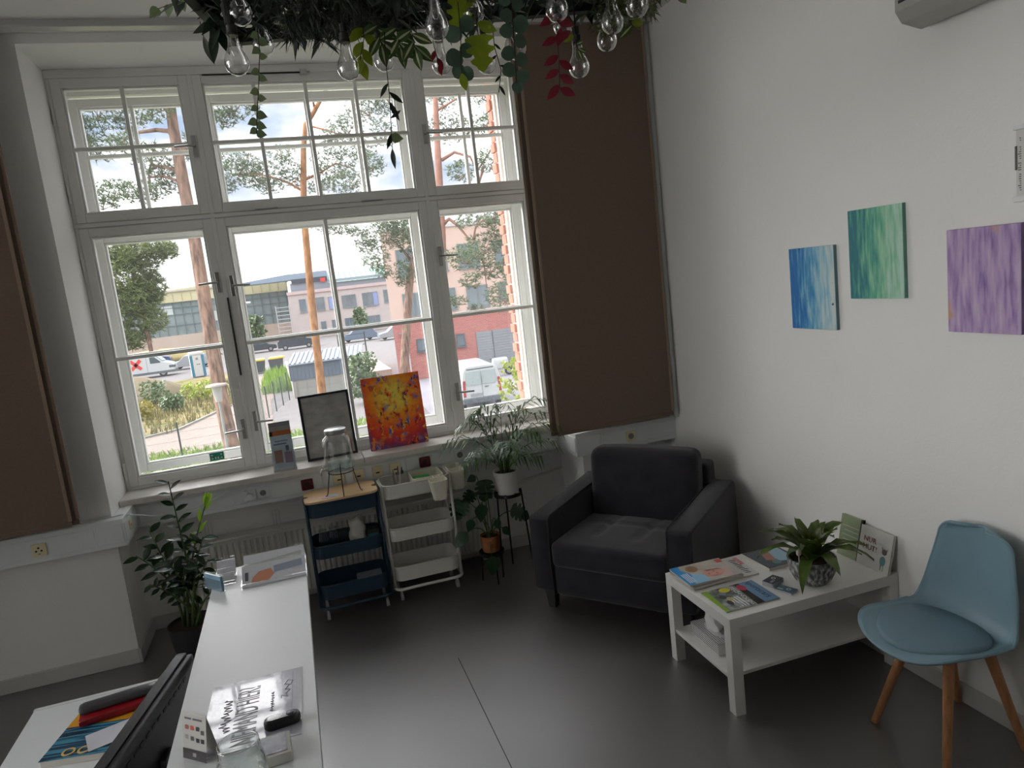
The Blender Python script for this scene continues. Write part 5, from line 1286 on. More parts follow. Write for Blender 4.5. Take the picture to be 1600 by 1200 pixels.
ground_poly('ground_path', m_pave, [(-16,28.6),(-9,28.6),(-3.6,27.8),(-1.6,28.2),(-2.0,40),(-1.0,57),(-3.4,57),(-4.3,41),(-6.4,34.6),(-8,33.4),(-16,31.4)], GZ-.005, 'pinkish paved path')
ground_poly('ground_meadow', mat('dry_meadow', srgb(150,158,96), .95, var=.25, vscale=.7, col2=srgb(206,184,140), spec=.05), [(-30,33),(-16,31.5),(-8,33.5),(-6.4,34.7),(-4.4,41),(-3.5,57),(-6,64),(-30,62)], GZ+.01, 'overgrown meadow beyond the path')
ground_poly('ground_yard', mat('van_yard', srgb(196,192,200), .9, var=.04, vscale=.6, spec=.1), [(5.2,14),(22,14),(22,40),(5.8,40),(5.2,27)], GZ-.006, 'pale lavender grey yard by the garage')
b = MB(); b.prism([(-8.05,33.42),(-6.42,34.62),(-4.36,41),(-4.22,41),(-6.30,34.5),(-8.0,33.30),(-16,31.35),(-16,31.5)],GZ-.1,GZ+.09,'z'); tag(b.build('trim_2', m_conc), kind='structure', label='pale kerb along the path')
# tall grass tufts: stuff
random.seed(31)
b = MB()
def blades(mb, x0,x1,y0,y1,n,h,inside=None):
    for _ in range(n):
        x,y = U(x0,x1),U(y0,y1)
        if inside and not inside(x,y): continue
        a = U(0,3.14); w = .05; hh = h*U(.5,1.3); mb.add([(x-w*math.cos(a),y-w*math.sin(a),GZ-.02),(x+w*math.cos(a),y+w*math.sin(a),GZ-.02),(x+U(-.15,.15),y+U(-.1,.1),GZ+hh)],[(0,1,2)])
blades(b,-13,4.5,24.5,28.6,2600,.22)
tag(b.build('lawn_grass', mat('grass_blades', srgb(186,220,110), .9, var=.2, vscale=2), None), 'green grass growing on the lawn under the window','grass',kind='stuff')
b = MB(); mead = lambda x,y: y > 34.9+max(0,(x+6.4)*3.1) or (x < -6.6 and y > 34+(x+8)*-.25)
blades(b,-20,-4.2,34,56,4200,.45,mead)
tag(b.build('meadow_grass', mat('meadow_blades', srgb(168,170,100), .9, var=.35, vscale=1.5, col2=srgb(206,188,130)), None), 'tall dry grass growing on the meadow','grass',kind='stuff')
b = MB(); blades(b,-2.6,-.6,44,56,1500,.75); tag(b.build('verge_grass', mat('verge_blades', srgb(176,216,96), .9, var=.2, vscale=2), None), 'bright green tall grass beside the shed','grass',kind='stuff')
# earth mound on the meadow
b = MB(); rings = []
for k,(r,z) in enumerate(((3.6,-.1),(3.0,.5),(2.1,1.15),(1.1,1.65),(.1,1.85))):
    rings.append([(r*1.2*math.cos(a)*(1+.12*math.sin(3*a+k)),r*math.sin(a)*(1+.1*math.cos(4*a+k)),z+.12*math.sin(5*a+k)) for a in [2*math.pi*i/28 for i in range(28)]])
b.loft(rings,True,True); tag(b.build('earth_mound', mat('dry_earth', srgb(186,164,138), .95, var=.2, vscale=1.5, bump=.8, bscale=4, col2=srgb(160,150,116)), loc=(-11.6,50,GZ), smooth=True),'mound of dry earth and weeds on the meadow','mound')
random.seed(77)
def shrub(label, x, y, h, r, m, n=160, name='shrub', cat='shrub', z=GZ, leaf=.10, group=None):
    t = thing(name, label, cat, (x,y,z), group=group)
    s = MB()
    for k in range(5):
        a = k*1.26; s.tube([(0,0,0),(r*.25*math.cos(a),r*.25*math.sin(a),h*.5),(r*.5*math.cos(a),r*.5*math.sin(a),h*.85)],[.03,.02,.008],5)
    s.build('branches', m_bark, t)
    f = MB()
    for _ in range(n):
        a = U(0,6.28); q = math.sqrt(U(0,1)); zz_ = h*U(.15,1.0); rr = r*q*(1-.5*abs(zz_/h-.5)); c = Vector((rr*math.cos(a),rr*math.sin(a),zz_))
        for _k in range(3):
            d = Vector((U(-1,1),U(-1,1),U(-.6,1))).normalized(); sd = d.orthogonal().normalized()*leaf*.4; f.add([c,c+d*leaf*.5+sd,c+d*leaf,c+d*leaf*.5-sd],[(0,1,2,3)])
    tag(f.build('foliage', m, t), kind='stuff')
    return t
m_bark = mat('pine_bark', srgb(136,104,90), .9, var=.45, vscale=4.5, bump=1.0, bscale=7, stretch=(2,2,.35), col2=srgb(206,164,140))
m_barko = mat('orange_pine_bark', srgb(190,118,66), .9, var=.35, vscale=4, bump=.6, bscale=8, stretch=(1.6,1.6,.5), col2=srgb(224,166,112))
m_fol1 = leafmat('bush_green', srgb(120,146,90), .25, transl=.2)
m_fol2 = leafmat('bush_lime', srgb(196,214,70), .2, transl=.35)
for i,(x,y,h,r,l) in enumerate(((-9.2,46.5,1.6,1.0,'green weed bush beside the earth mound'),(-7.6,42,1.1,.7,'leafy bush at the edge of the path'),(-9.0,40.5,1.0,.7,'yellow-flowering weed clump on the meadow'),(-13.0,43,1.1,.9,'low weed clump left of the earth mound'),(-6.6,46,1.2,1.2,'grassy green bush near the portable toilet'))):
    shrub(l,x,y,h,r,(m_fol1,m_fol1,leafmat('bush_yellow', srgb(196,184,80), .2),m_fol1,m_fol2)[i],120,leaf=.22,group='bushes on the meadow')
shrub('bright lime-green bush beside the parked van',8.15,21.6,2.6,1.2,m_fol2,420,leaf=.16)
shrub('young pine shrub in front of the shed',3.0,33.5,2.6,.9,m_fol1,320,leaf=.22)
# ---- fence of the lawn with thin bars
m_fence = mat('anthracite_fence', srgb(84,96,96), .6)
def mesh_fence(label, P0, P1, h, posts, pitch=.05):
    t = thing('mesh_fence', label, 'fence', (P0[0],P0[1],GZ))
    d = Vector((P1[0]-P0[0],P1[1]-P0[1],0)); L = d.length; d.normalize()
    for k in range(posts+1):
        p = d*(L*k/posts); b = MB(); b.box(p.x-.03,p.x+.03,p.y-.03,p.y+.03,0,h+.05); b.build('post', m_fence, t)
    b = MB(); n = int(L/pitch)
    for k in range(n):
        p = d*(k*pitch); b.box(p.x-.0025,p.x+.0025,p.y-.0025,p.y+.0025,.04,h)
    tag(b.build('bars', mat('fence_wire', srgb(150,158,156), .6), t), kind='stuff')
    for k in range(5):
        z = .06+(h-.08)*k/4; b = MB(); b.tube([(0,0,z),tuple(d*L+Vector((0,0,z)))],.005,4); b.build('rail', mat('fence_wire',(.3,.3,.3)), t)
    return t
mesh_fence('thin wire mesh fence across the lawn, nearest the window',(-12.85,26.3),(-2.6,26.8),1.45,4)
mesh_fence('mesh fence with dark posts running back towards the shed',(-2.3,32.0),(-.9,39.6),1.6,4,.08)
# ---- path lamp
t = thing('path_lamp','grey path lamp with a flat hood in front of the nearest pine','lamp',(-2.46,16.96,GZ-.27))
b = MB(); b.tube([(0,0,0),(0,0,3.6)],.035,10); b.build('post', mat('zinc_post', srgb(190,196,196), .5, .3), t, smooth=40)
b = MB(); b.lathe([(.09,3.5),(.15,3.95),(0,3.95)],18); b.build('diffuser', mat('white_diffuser', srgb(226,222,222), .4), t, smooth=40)
b = MB(); b.lathe([(.0,3.95),(.30,3.95),(.28,3.99),(0,4.03)],20); b.build('hood', mat('beige_hood', srgb(196,180,168), .5), t, smooth=40)

OUT = .64
# ---- pines
BLOB_A = [(-4.94,21.33,8.4,0.83,0.59),(-4.13,21.26,8.83,0.8,0.5),(-3.19,19.81,8.14,0.67,0.53),(-2.46,20.2,8.59,0.55,0.39),(-5.17,21.57,7.41,0.68,0.48),(-4.08,19.87,7.1,0.49,0.38),(-4.77,20.99,5.92,0.72,0.4),(-3.46,20.47,6.71,0.67,0.55),(-3.85,20.21,5.74,0.7,0.39),(-3.15,20.89,6.18,0.48,0.53),(-5.32,22.11,9.29,0.53,0.41),(-0.84,19.1,7.97,0.88,0.53),(-1.27,19.22,7.55,0.57,0.34),(-5.19,20.98,5.56,0.52,0.28),(-2.34,20.88,7.11,0.28,0.61),(-0.52,20.14,8.6,0.68,0.4),(-5.49,21.2,8.11,0.39,0.59),(-4.01,21.38,8.09,0.52,0.36)]
BLOB_B = [(-16.73,87.08,6.9,3.2,2.91),(-18.35,87.17,3.46,3.06,2.48),(-15.43,87.41,8.96,3.07,1.9),(-12.82,86.28,9.49,1.89,1.16),(-18.0,87.45,0.09,2.8,1.77),(-14.67,86.97,5.22,1.76,2.2),(-17.43,88.33,9.94,2.78,1.9),(-14.81,86.03,1.57,1.61,1.61),(-12.24,87.59,9.23,1.18,1.04),(-19.59,87.91,-0.83,2.21,1.03),(-16.15,86.5,3.92,2.62,2.18)]
BLOB_C = [(-1.32,27.62,7.57,1.1,0.68),(-2.06,27.72,6.87,0.68,0.42),(-0.62,27.71,7.29,0.95,0.64),(0.74,26.72,7.03,0.73,0.62),(0.48,26.2,7.76,0.56,0.36),(3.04,25.55,8.47,0.81,0.56),(2.41,26.33,7.29,0.94,0.73),(3.45,25.78,7.7,0.77,0.57),(1.82,26.95,6.53,0.69,0.42),(2.86,25.59,6.38,0.82,0.51),(3.8,24.91,6.88,0.56,0.51),(4.18,26.62,9.47,1.01,0.69),(5.01,26.0,9.73,0.68,0.68),(2.6,26.78,8.38,0.58,0.47),(-0.19,27.62,6.78,0.64,0.37),(4.48,25.29,8.09,0.61,0.51)]
BLOB_D = [(4.81,31.12,4.57,1.24,0.75),(5.59,30.36,4.74,0.98,0.67),(3.8,30.85,4.22,0.61,0.43),(4.08,29.96,3.44,0.72,0.6),(5.76,29.78,3.95,0.73,0.54),(2.67,30.97,5.06,0.91,0.36),(1.95,30.8,5.28,0.66,0.24),(5.27,29.78,2.62,0.61,0.73),(5.02,30.2,5.16,0.91,0.48),(6.17,29.17,4.81,0.77,0.54),(3.57,31.21,4.88,0.55,0.31),(4.28,29.43,2.8,0.42,0.36)]
BLOB_E = [(5.66,19.66,2.78,0.74,0.44),(6.66,20.4,3.1,0.86,0.5),(7.4,20.08,3.52,0.72,0.59),(7.7,20.18,2.19,0.59,0.78),(6.29,19.75,3.96,0.88,0.26),(6.92,19.24,1.32,0.75,0.57),(7.32,20.62,4.07,0.69,0.32),(6.63,19.82,2.29,0.62,0.4),(5.77,19.36,1.93,0.39,0.3),(6.16,21.43,7.4,0.87,0.59),(6.94,20.41,7.25,0.67,0.44),(7.94,20.5,7.54,0.76,0.67),(7.17,19.73,5.92,0.66,0.48),(6.12,20.03,5.66,0.57,0.39),(8.23,20.55,5.83,0.59,0.64),(6.14,21.7,8.57,0.64,0.55),(7.43,20.82,8.4,0.68,0.5),(7.86,20.13,4.86,0.5,0.36),(5.58,20.76,1.3,0.41,0.23),(6.17,20.42,1.0,0.32,0.18)]
BRA1 = [(-2.45,20.16,6.78),(-2.85,20.39,7.52),(-3.22,20.51,7.6),(-3.79,20.68,7.59),(-4.3,20.8,7.36)]
BRA2 = [(-2.58,20.1,6.21),(-3.08,20.29,6.42),(-3.48,20.42,6.55),(-3.7,20.55,6.93)]
BRA3 = [(-2.57,19.92,5.03),(-2.72,20.1,5.93),(-3.25,20.3,6.19),(-3.72,20.44,6.19)]
BRA4 = [(-3.68,20.36,5.75),(-3.66,20.45,6.34),(-3.49,20.45,6.71),(-3.58,20.54,7.11)]
TRC = [(1.37,26.6,8.03),(1.6,26.67,8.91),(2.04,26.63,9.46),(2.6,26.58,10.22),(2.99,26.55,10.74)]
BRC1 = [(2.04,26.63,9.46),(1.99,26.77,10.29),(1.89,26.88,10.77)]
BRC2 = [(1.27,26.43,6.75),(1.85,26.28,6.94),(2.52,26.13,7.25),(3.06,25.93,7.0)]
BRC3 = [(1.14,26.39,6.24),(0.56,26.63,6.7),(-0.14,26.89,7.04),(-1.1,27.22,7.29)]
BRC4 = [(1.6,26.67,8.91),(2.47,26.35,8.55),(3.17,26.09,8.21)]
TRD = [(5.9,29.82,3.55),(6.31,29.9,4.87),(6.59,29.96,5.75)]
BRD1 = [(5.74,29.8,3.11),(5.28,30.06,3.93),(4.61,30.32,4.31)]
TRE = [(4.68,20.03,-0.6),(4.9,20.24,1.16),(5.07,20.4,2.48),(5.23,20.52,3.58),(5.36,20.66,4.68),(5.55,20.88,6.45),(5.77,21.13,8.44)]
BRE1 = [(5.35,20.56,4.01),(5.58,20.51,4.16),(5.83,20.4,3.91),(6.05,20.27,3.53),(6.17,20.19,3.24)]
BRE2 = [(6.28,20.17,3.34),(6.37,20.2,3.67),(6.55,20.19,3.98),(6.67,20.19,4.19)]
BRE3 = [(6.21,20.12,2.9),(6.48,19.99,2.58),(6.49,19.93,2.2),(6.45,19.86,1.65)]
BRE4 = [(5.64,20.82,6.21),(6.11,20.71,6.43),(6.61,20.53,6.21),(6.75,20.4,5.68),(7.4,20.33,6.45),(8.09,20.16,6.71)]
BRE5 = [(6.98,20.35,5.79),(6.73,20.33,5.19),(6.43,20.39,5.0)]
BRE6 = [(5.52,21.21,8.47),(6.02,21.09,8.63),(6.7,20.92,8.88),(7.25,20.77,8.97)]
BRE7 = [(5.68,21.07,7.89),(6.62,20.86,8.33),(7.46,20.59,8.23)]
def pine(label, trunk, radii, branches, blobs, bark, leaf, name='pine_tree', size=.15, dens=115, group='pine trees outside'):
    o = Vector(trunk[0]); t = thing(name, label, 'tree', tuple(o), group=group)
    b = MB(); b.tube([Vector(p)-o for p in trunk], radii, 10); b.build('trunk', bark, t, smooth=True)
    for P,r in branches:
        q = MB(); P = [Vector(p) for p in P]; q.tube([p-o for p in P], [r*(1-.75*i/(len(P)-1)) for i in range(len(P))], 6); q.build('branch', bark, t, smooth=True)
    f = MB(); tw = MB()
    for (x,y,z,rx,rz) in blobs:
        c = Vector((x,y,z))-o; n = max(14,int(dens*rx*rz*4.5))
        for _ in range(3): 
            e = c+Vector((U(-rx,rx)*.8,U(-rx,rx)*.6,U(-rz,rz)*.8)); tw.tube([c+Vector((0,0,-rz*.5)),e],[.02,.006],4)
        for _ in range(n):
            while True:
                q = Vector((U(-1,1),U(-1,1),U(-1,1)))
                if q.length < 1: break
            p = c+Vector((q.x*rx,q.y*rx*.8,q.z*rz))
            for _k in range(6):
                d = Vector((U(-1,1),U(-1,1),U(-.5,1))).normalized(); l = size*U(.7,1.3); sd = d.orthogonal().normalized()*size*.11
                f.add([p-sd,p+sd,p+d*l],[(0,1,2)])
    tw.build('twigs', bark, t)
    tag(f.build('needles', leaf, t), kind='stuff')
    return t
m_need = leafmat('pine_needles', srgb(108,126,84), .3, transl=.25, vscale=.8)
m_need2 = leafmat('pine_needles_warm', srgb(124,138,80), .3, transl=.25, vscale=.6)
pine('thick grey-brown pine trunk behind the left casement',[(-2.42,18.4,GZ),(-2.53,18.8,-2.06),(-2.60,19.02,-.68),(-2.62,19.40,1.69),(-2.63,19.78,4.05),(-2.70,20.11,6.03),(-2.72,20.3,7.6),(-2.68,20.63,9.4),(-2.6,20.9,11.0)],[.26,.235,.22,.205,.19,.18,.16,.13,.09],[(BRA1,.11),(BRA2,.07),(BRA3,.08),(BRA4,.05)],BLOB_A,m_bark,m_need)
pine('bushy pine with low branches at the left edge of the window',[(-15.61, 85.54, -3.8), (-15.67, 85.64, -4.57), (-15.65, 86.02, -2.15), (-15.89, 86.92, 3.16), (-16.4, 87.78, 7.62), (-16.43, 88.48, 12.03)],[.3,.28,.24,.2,.14,.08],[],BLOB_B,m_bark,m_need2,size=.55,dens=17)
pine('slim orange-barked pine in front of the shed',[(.50,25.1,GZ),(.58,25.3,-1.73),(.67,25.64,.59),(.80,25.96,2.91),(.96,26.28,5.23),(1.15,26.45,6.6)]+TRC,[.20,.175,.16,.15,.14,.13,.12,.11,.09,.07,.05],[(BRC1,.06),(BRC2,.06),(BRC3,.06),(BRC4,.05)],BLOB_C,m_barko,m_need)
pine('pine with a bare orange patch in front of the pink building',[(4.2,29.2,GZ),(4.63,29.38,-1.62),(5.07,29.58,.46),(5.46,29.74,2.23)]+TRD,[.23,.215,.20,.185,.155,.11,.06],[(BRD1,.08)],BLOB_D,m_bark,m_need)
pine('pine with crooked reddish branches behind the right casement',[(4.3,19.6,GZ)]+TRE+[(5.9,21.3,10)],[.2,.18,.17,.16,.15,.14,.12,.09,.05],[(BRE1,.09),(BRE2,.05),(BRE3,.05),(BRE4,.07),(BRE5,.05),(BRE6,.06),(BRE7,.05)],BLOB_E,mat('red_pine_bark', srgb(176,128,112), .9, var=.2, vscale=5),m_need)

OUT = .74
# ---- facades: helper for windows with reveal, frame, panes
m_fg = mat('far_window_glass', srgb(112,126,132), .12, var=.25, vscale=.6, spec=.6)
m_ff = mat('grey_window_frame', srgb(140,144,148), .5)
m_lav = mat('lavender_blind', srgb(150,160,206), .7)
def fwin(parent, x0,x1,z0,z1,y, cols=2, m_frame=None, blind=None, dep=.12):
    fm = m_frame or m_ff
    f = MB(); frame_rect(f,x0,x1,z0,z1,.07,y-.03,y+.06)
    for k in range(1,cols): xx = x0+(x1-x0)*k/cols; f.box(xx-.03,xx+.03,y-.02,y+.05,z0,z1)
    w = f.build('window', fm, parent)
    for k in range(cols):
        a = x0+(x1-x0)*k/cols+.05; c = x0+(x1-x0)*(k+1)/cols-.05
        p = MB(); p.box(a,c,y+.0,y+.02,z0+.06,z1-.06); p.build('pane', blind if (blind and k == cols-1) else m_fg, w)
    s = MB(); s.box(x0-.05,x1+.05,y-.12,y,z0-.07,z0); s.build('ledge', fm, w)
    return w
# pink plaster house over a brick ground floor
FYB = 40.0
t = thing('pink_building','pink plastered building with red brick ground floor and garage','building',(10,FYB,GZ))
def part(parent, nm, m, *bx):
    b = MB()
    for a in bx: b.box(*a)
    return b.build(nm, m, parent)
m_pink = mat('pink_plaster', srgb(226,196,180), .9, var=.03, vscale=.5)
m_brk = bpy.data.materials.new('far_brick'); m_brk.use_nodes = True
_t = m_brk.node_tree; _b = _t.nodes['Principled BSDF']; _c = _t.nodes.new('ShaderNodeTexCoord'); _w = _t.nodes.new('ShaderNodeTexBrick'); _s = _t.nodes.new('ShaderNodeSeparateXYZ'); _q = _t.nodes.new('ShaderNodeCombineXYZ')
_t.links.new(_c.outputs['Object'],_s.inputs[0]); _t.links.new(_s.outputs['X'],_q.inputs[0]); _t.links.new(_s.outputs['Z'],_q.inputs[1]); _t.links.new(_q.outputs[0],_w.inputs['Vector'])
_w.inputs['Scale'].default_value = 1; _w.inputs['Brick Width'].default_value = .26; _w.inputs['Row Height'].default_value = .085; _w.inputs['Mortar Size'].default_value = .008; _w.inputs['Color1'].default_value = (*srgb(196,122,112),1); _w.inputs['Color2'].default_value = (*srgb(178,104,98),1); _w.inputs['Mortar'].default_value = (*srgb(206,160,150),1)
_t.links.new(_w.outputs['Color'],_b.inputs['Base Color']); _b.inputs['Roughness'].default_value = .9
X0 = 5.75-10; X1 = 24.0-10
for nm,m,e,z0,z1 in (('upper_wall',m_pink,0,3.65,9.2),('brick_ground_floor',m_brk,.02,0,3.65),('parapet',mat('pale_parapet',srgb(216,210,204),.8),-.1,9.2,9.4)):
    b = MB(); b.prism([(X0+e,e),(X1,e),(X1,14),(X0+2.6,14)],z0,z1,'z'); b.build(nm, m, t)
for a in ((6.54,7.69,2.7,4.29),(6.6,8.05,.2,1.6),(10.68,12.1,.23,1.62),(9.2,9.98,.3,1.64),(12.77,14.2,.48,1.66),(12.8,14.2,2.8,4.26),(8.8,9.7,2.75,4.28),(10.4,11.8,2.75,4.28)):
    fwin(t,a[0]-10,a[1]-10,a[2]-GZ,a[3]-GZ,-.03,2,mat('grey_green_frame',srgb(128,138,138),.5))
for a in ((7.1,7.9,-2.07,-1.28),(9.64,10.23,-2.1,-1.3)): fwin(t,a[0]-10,a[1]-10,a[2]-GZ,a[3]-GZ,-.02,1,mat('dark_grey_frame',srgb(96,102,108),.5))
gd = part(t,'garage_door',mat('grey_garage_door',srgb(140,146,150),.6,var=.03),(.96,4.4,-.06,.02,.05,2.45))
for k in range(14): part(gd,'slat',mat('garage_slat',srgb(150,155,158),.6),(.98,4.38,-.075,-.06,.10+k*.168,.10+k*.168+.145))
part(gd,'door_post',mat('dark_grey_frame',(.1,.1,.1)),(2.0,2.06,-.09,-.06,.05,2.45),(3.7,3.76,-.09,-.06,.05,2.45))
part(t,'drain_pipe',mat('pale_pipe',srgb(214,200,194),.5),(-3.5,-3.42,-.1,-.02,.0,2.9)); part(t,'outdoor_lamp',m_ff,(-3.9,-3.6,-.2,0,2.95,3.02))
# pale brick office block behind the car park
FM = 105.0
t = thing('office_block','long pale office block with a green standing-seam roof','building',(6,FM,GZ))
m_pale = mat('pale_brick', srgb(206,192,186), .9, var=.06, vscale=1.2)
part(t,'wall',m_pale,(-5.8,9.5,0,5.5,0,7.0)); part(t,'cornice',mat('pink_cornice',srgb(214,190,186),.9),(-5.9,9.6,-.2,5.5,6.55,7.0)); part(t,'attic',mat('grey_attic',srgb(160,164,172),.7),(-5.2,9.5,.6,5.4,7.0,8.2))
rf = MB(); rf.prism([(.3,7.7),(4.5,9.4),(5.4,9.4),(5.4,7.7)],0.2,9.5,'x'); rf.build('green_roof', mat('green_copper',srgb(170,202,190),.6,var=.06,vscale=.6), t)
for k in range(12):
    q = MB(); q.prism([(.25,7.72),(.25,7.80),(4.5,9.50),(4.5,9.42)],.4+k*.8,.5+k*.8,'x'); q.build('roof_seam', mat('green_copper_seam',srgb(140,172,164),.6), t)
rf = MB(); rf.prism([(-12,9.0),(-5.5,9.55),(.2,9.6),(.2,8.75),(-12,8.6)],.5,5.4,'y'); rf.build('blue_grey_roof', mat('blue_grey_roof',srgb(150,166,182),.6,var=.04), t)
part(t,'dormer_window',mat('dark_dormer',srgb(70,74,84),.3),(-5.0,.1,.3,.7,8.15,8.75)); 
for a in ((3.95,5.22,.05,2.0,None),(5.77,6.55,.08,1.9,m_lav),(7.7,9.8,.05,1.87,None),(10.73,13.05,-.1,1.9,m_lav),(13.9,14.9,.1,2.0,None),(1.6,2.6,.1,2.0,None),(4.24,5.0,-3.0,-1.55,None),(5.82,6.7,-3.1,-1.5,None),(7.7,9.75,-3.1,-1.5,None),(10.8,12.95,-3.0,-1.58,None)):
    fwin(t,a[0]-6,a[1]-6,a[2]-GZ,a[3]-GZ,-.06,1 if a[1]-a[0] < 1.4 else 3,None,a[4])
part(t,'rooftop_emblem',mat('sign_red',srgb(226,70,62),.5),(-.9,-.2,.15,.3,8.0,8.55)); 
for x in (-1.0,1.2): part(t,'aerial',m_ff,(x,x+.06,1,1.06,9.3,11.0))
# glazed hall
t = thing('glazed_hall','old glazed industrial hall with a pale yellow fascia','building',(-10,112,GZ))
part(t,'wall',mat('hall_base',srgb(206,186,170),.9,var=.05,vscale=.4),(-14,10.4,0,16,0,2.6)); part(t,'glass_front',mat('hall_glass',srgb(138,152,152),.3,var=.2,vscale=.5),(-14,10.4,.1,16,2.6,7.5))
hr = MB(); hr.prism([(-14,7.5),(10.4,7.4),(10.4,8.75),(4,9.1),(-2.5,9.45),(-9.5,9.15),(-14,8.7)],-.3,16,'y'); hr.build('fascia', mat('yellow_fascia',srgb(214,206,166),.8,var=.06,vscale=.5), t)
part(t,'roof_edge',mat('grey_roof_edge',srgb(186,180,172),.8),(-14,10.6,-.5,16,8.95,9.1))
for k in range(20):
    x = -13.6+k*1.24; part(t,'glazing_bar',mat('hall_bar',srgb(116,128,128),.5),(x,x+.09,-.02,.1,2.6,7.4)); part(t,'fascia_seam',mat('fascia_seam',srgb(176,166,128),.8),(x+.3,x+.36,-.34,-.3,7.55,8.7))
for z in (4.0,5.6,6.6): part(t,'glazing_rail',mat('hall_bar',(.2,.2,.2)),(-14,10.4,-.03,.1,z,z+.09))
part(t,'light_panes',mat('bright_panes',srgb(206,214,210),.4),(-8.2,-6.2,.0,.09,5.7,7.0),(-.6,.6,0,.09,4.1,5.6))
# scaffold tower beside the hall
t = thing('scaffold_tower','white scaffold stair tower between hall and office block','scaffold',(-.8,104,GZ))
m_scaf = mat('white_scaffold', srgb(206,206,206), .5)
for x in (-.9,.9):
    for y in (-.6,.6): part(t,'pole',m_scaf,(x-.04,x+.04,y-.04,y+.04,0,5.2))
for k in range(9): part(t,'rung',m_scaf,(-.9,.9,-.64,-.58,.5+k*.55,.58+k*.55))
t = thing('street_lamp','pale curved street lamp in front of the glazed hall','lamp',(-6.3,100,GZ))
b = MB(); b.tube([(0,0,0),(0,0,5.2),(.2,0,5.9),(.8,0,6.2)],[.12,.1,.09,.08],8); b.build('post', m_scaf, t, smooth=True); b = MB(); b.rounded((1.1,0,6.15),(.45,.2,.14),.08,4); b.build('lamp_head', mat('lamp_white',srgb(236,238,240),.4), t, smooth=True)
# shed with grey standing-seam roof on a concrete plinth
t = thing('garden_shed','anthracite shed with ribbed metal roof on a concrete wall','shed',(1.4,40,GZ))
m_anth = mat('anthracite_boards', srgb(104,116,128), .7, var=.05)
part(t,'concrete_plinth',m_conc,(-2.0,2.6,.05,2.6,0,1.05)); 
for k in range(3): part(t,'plinth_joint',mat('plinth_joint',srgb(150,148,140),.9),(-1.2+k*1.3,-1.18+k*1.3,.04,.06,0,1.05))
for k in range(19): x = -2.08+k*.225; part(t,'board',m_anth,(x,x+.21,0,.03,1.05,2.05))
part(t,'side_wall',m_anth,(-2.08,-2.05,0,2.6,1.05,2.1),(2.15,2.2,0,2.6,1.05,2.1),(-2.05,2.15,.03,2.6,1.05,2.0))
rf = MB(); rf.add([(-2.15,-.12,2.05),(2.25,-.12,2.05),(2.6,2.6,2.5),(-1.7,2.6,2.5),(-2.15,-.12,1.97),(2.25,-.12,1.97),(2.6,2.6,2.42),(-1.7,2.6,2.42)],[(0,1,2,3),(7,6,5,4),(0,4,5,1),(1,5,6,2),(2,6,7,3),(3,7,4,0)]); rf.build('roof', mat('zinc_roof',srgb(176,184,196),.5,.2,var=.05), t)
for k in range(16):
    x = -2.05+k*.28; q = MB(); q.add([(x,-.13,2.06),(x+.10,-.13,2.06),(x+.10+.40,2.55,2.51),(x+.40,2.55,2.51),(x,-.13,2.11),(x+.10,-.13,2.11),(x+.50,2.55,2.56),(x+.40,2.55,2.56)],[(0,1,2,3),(7,6,5,4),(0,4,5,1),(1,5,6,2),(2,6,7,3),(3,7,4,0)]); q.build('roof_rib', mat('zinc_rib',srgb(130,138,150),.5,.2), t)
b = MB(); b.prism([(-.6,40.0),(-.4,40.0),(-.85,57),(-1.05,57)],GZ,GZ+.95,'z'); tag(b.build('trim_3', m_conc), kind='structure', label='low concrete wall beside the path')
b = MB(); b.prism([(4.2,42),(5.6,42),(5.6,52),(3.6,52)],GZ,GZ+.7,'z'); tag(b.build('trim_4', mat('warm_concrete',srgb(216,200,184),.9)), kind='structure', label='pale ramp beside the pink building')
for i,(x,l) in enumerate(((-3.3,'dark wheelie bin with a yellow lid, left of the pair'),(-1.8,'dark wheelie bin with a yellow lid, right of the pair'))):
    t = thing('wheelie_bin', l, 'bin', (x,60,GZ)); b = MB(); b.loft([[(sx*.5,sy*.4,.08) for sx,sy in ((-1,-1),(1,-1),(1,1),(-1,1))],[(sx*.62,sy*.5,1.05) for sx,sy in ((-1,-1),(1,-1),(1,1),(-1,1))]],True,True); b.build('bin_body', mat('dark_bin',srgb(82,88,92),.6), t)
    b = MB(); b.rounded((.1*i,0,1.12),(.64,.54,.09),.06,4); b.build('bin_lid', mat('yellow_lid',srgb(226,204,80),.5), t, smooth=40)
    for s_ in (-.4,.4): b = MB(); b.tube([(s_-.05,.4,.12),(s_+.05,.4,.12)],.12,10); b.build('wheel', m_dark, t)
t = thing('gate_frame','dark tubular gate frame beside the pink building','gate',(4.9,62,GZ))
for x in (-1.2,1.2): part(t,'gate_post',m_fence,(x-.06,x+.06,-.06,.06,0,2.3))
for z in (.35,1.1,2.1): part(t,'gate_rail',m_fence,(-1.2,1.2,-.03,.03,z,z+.06))

OUT = .6
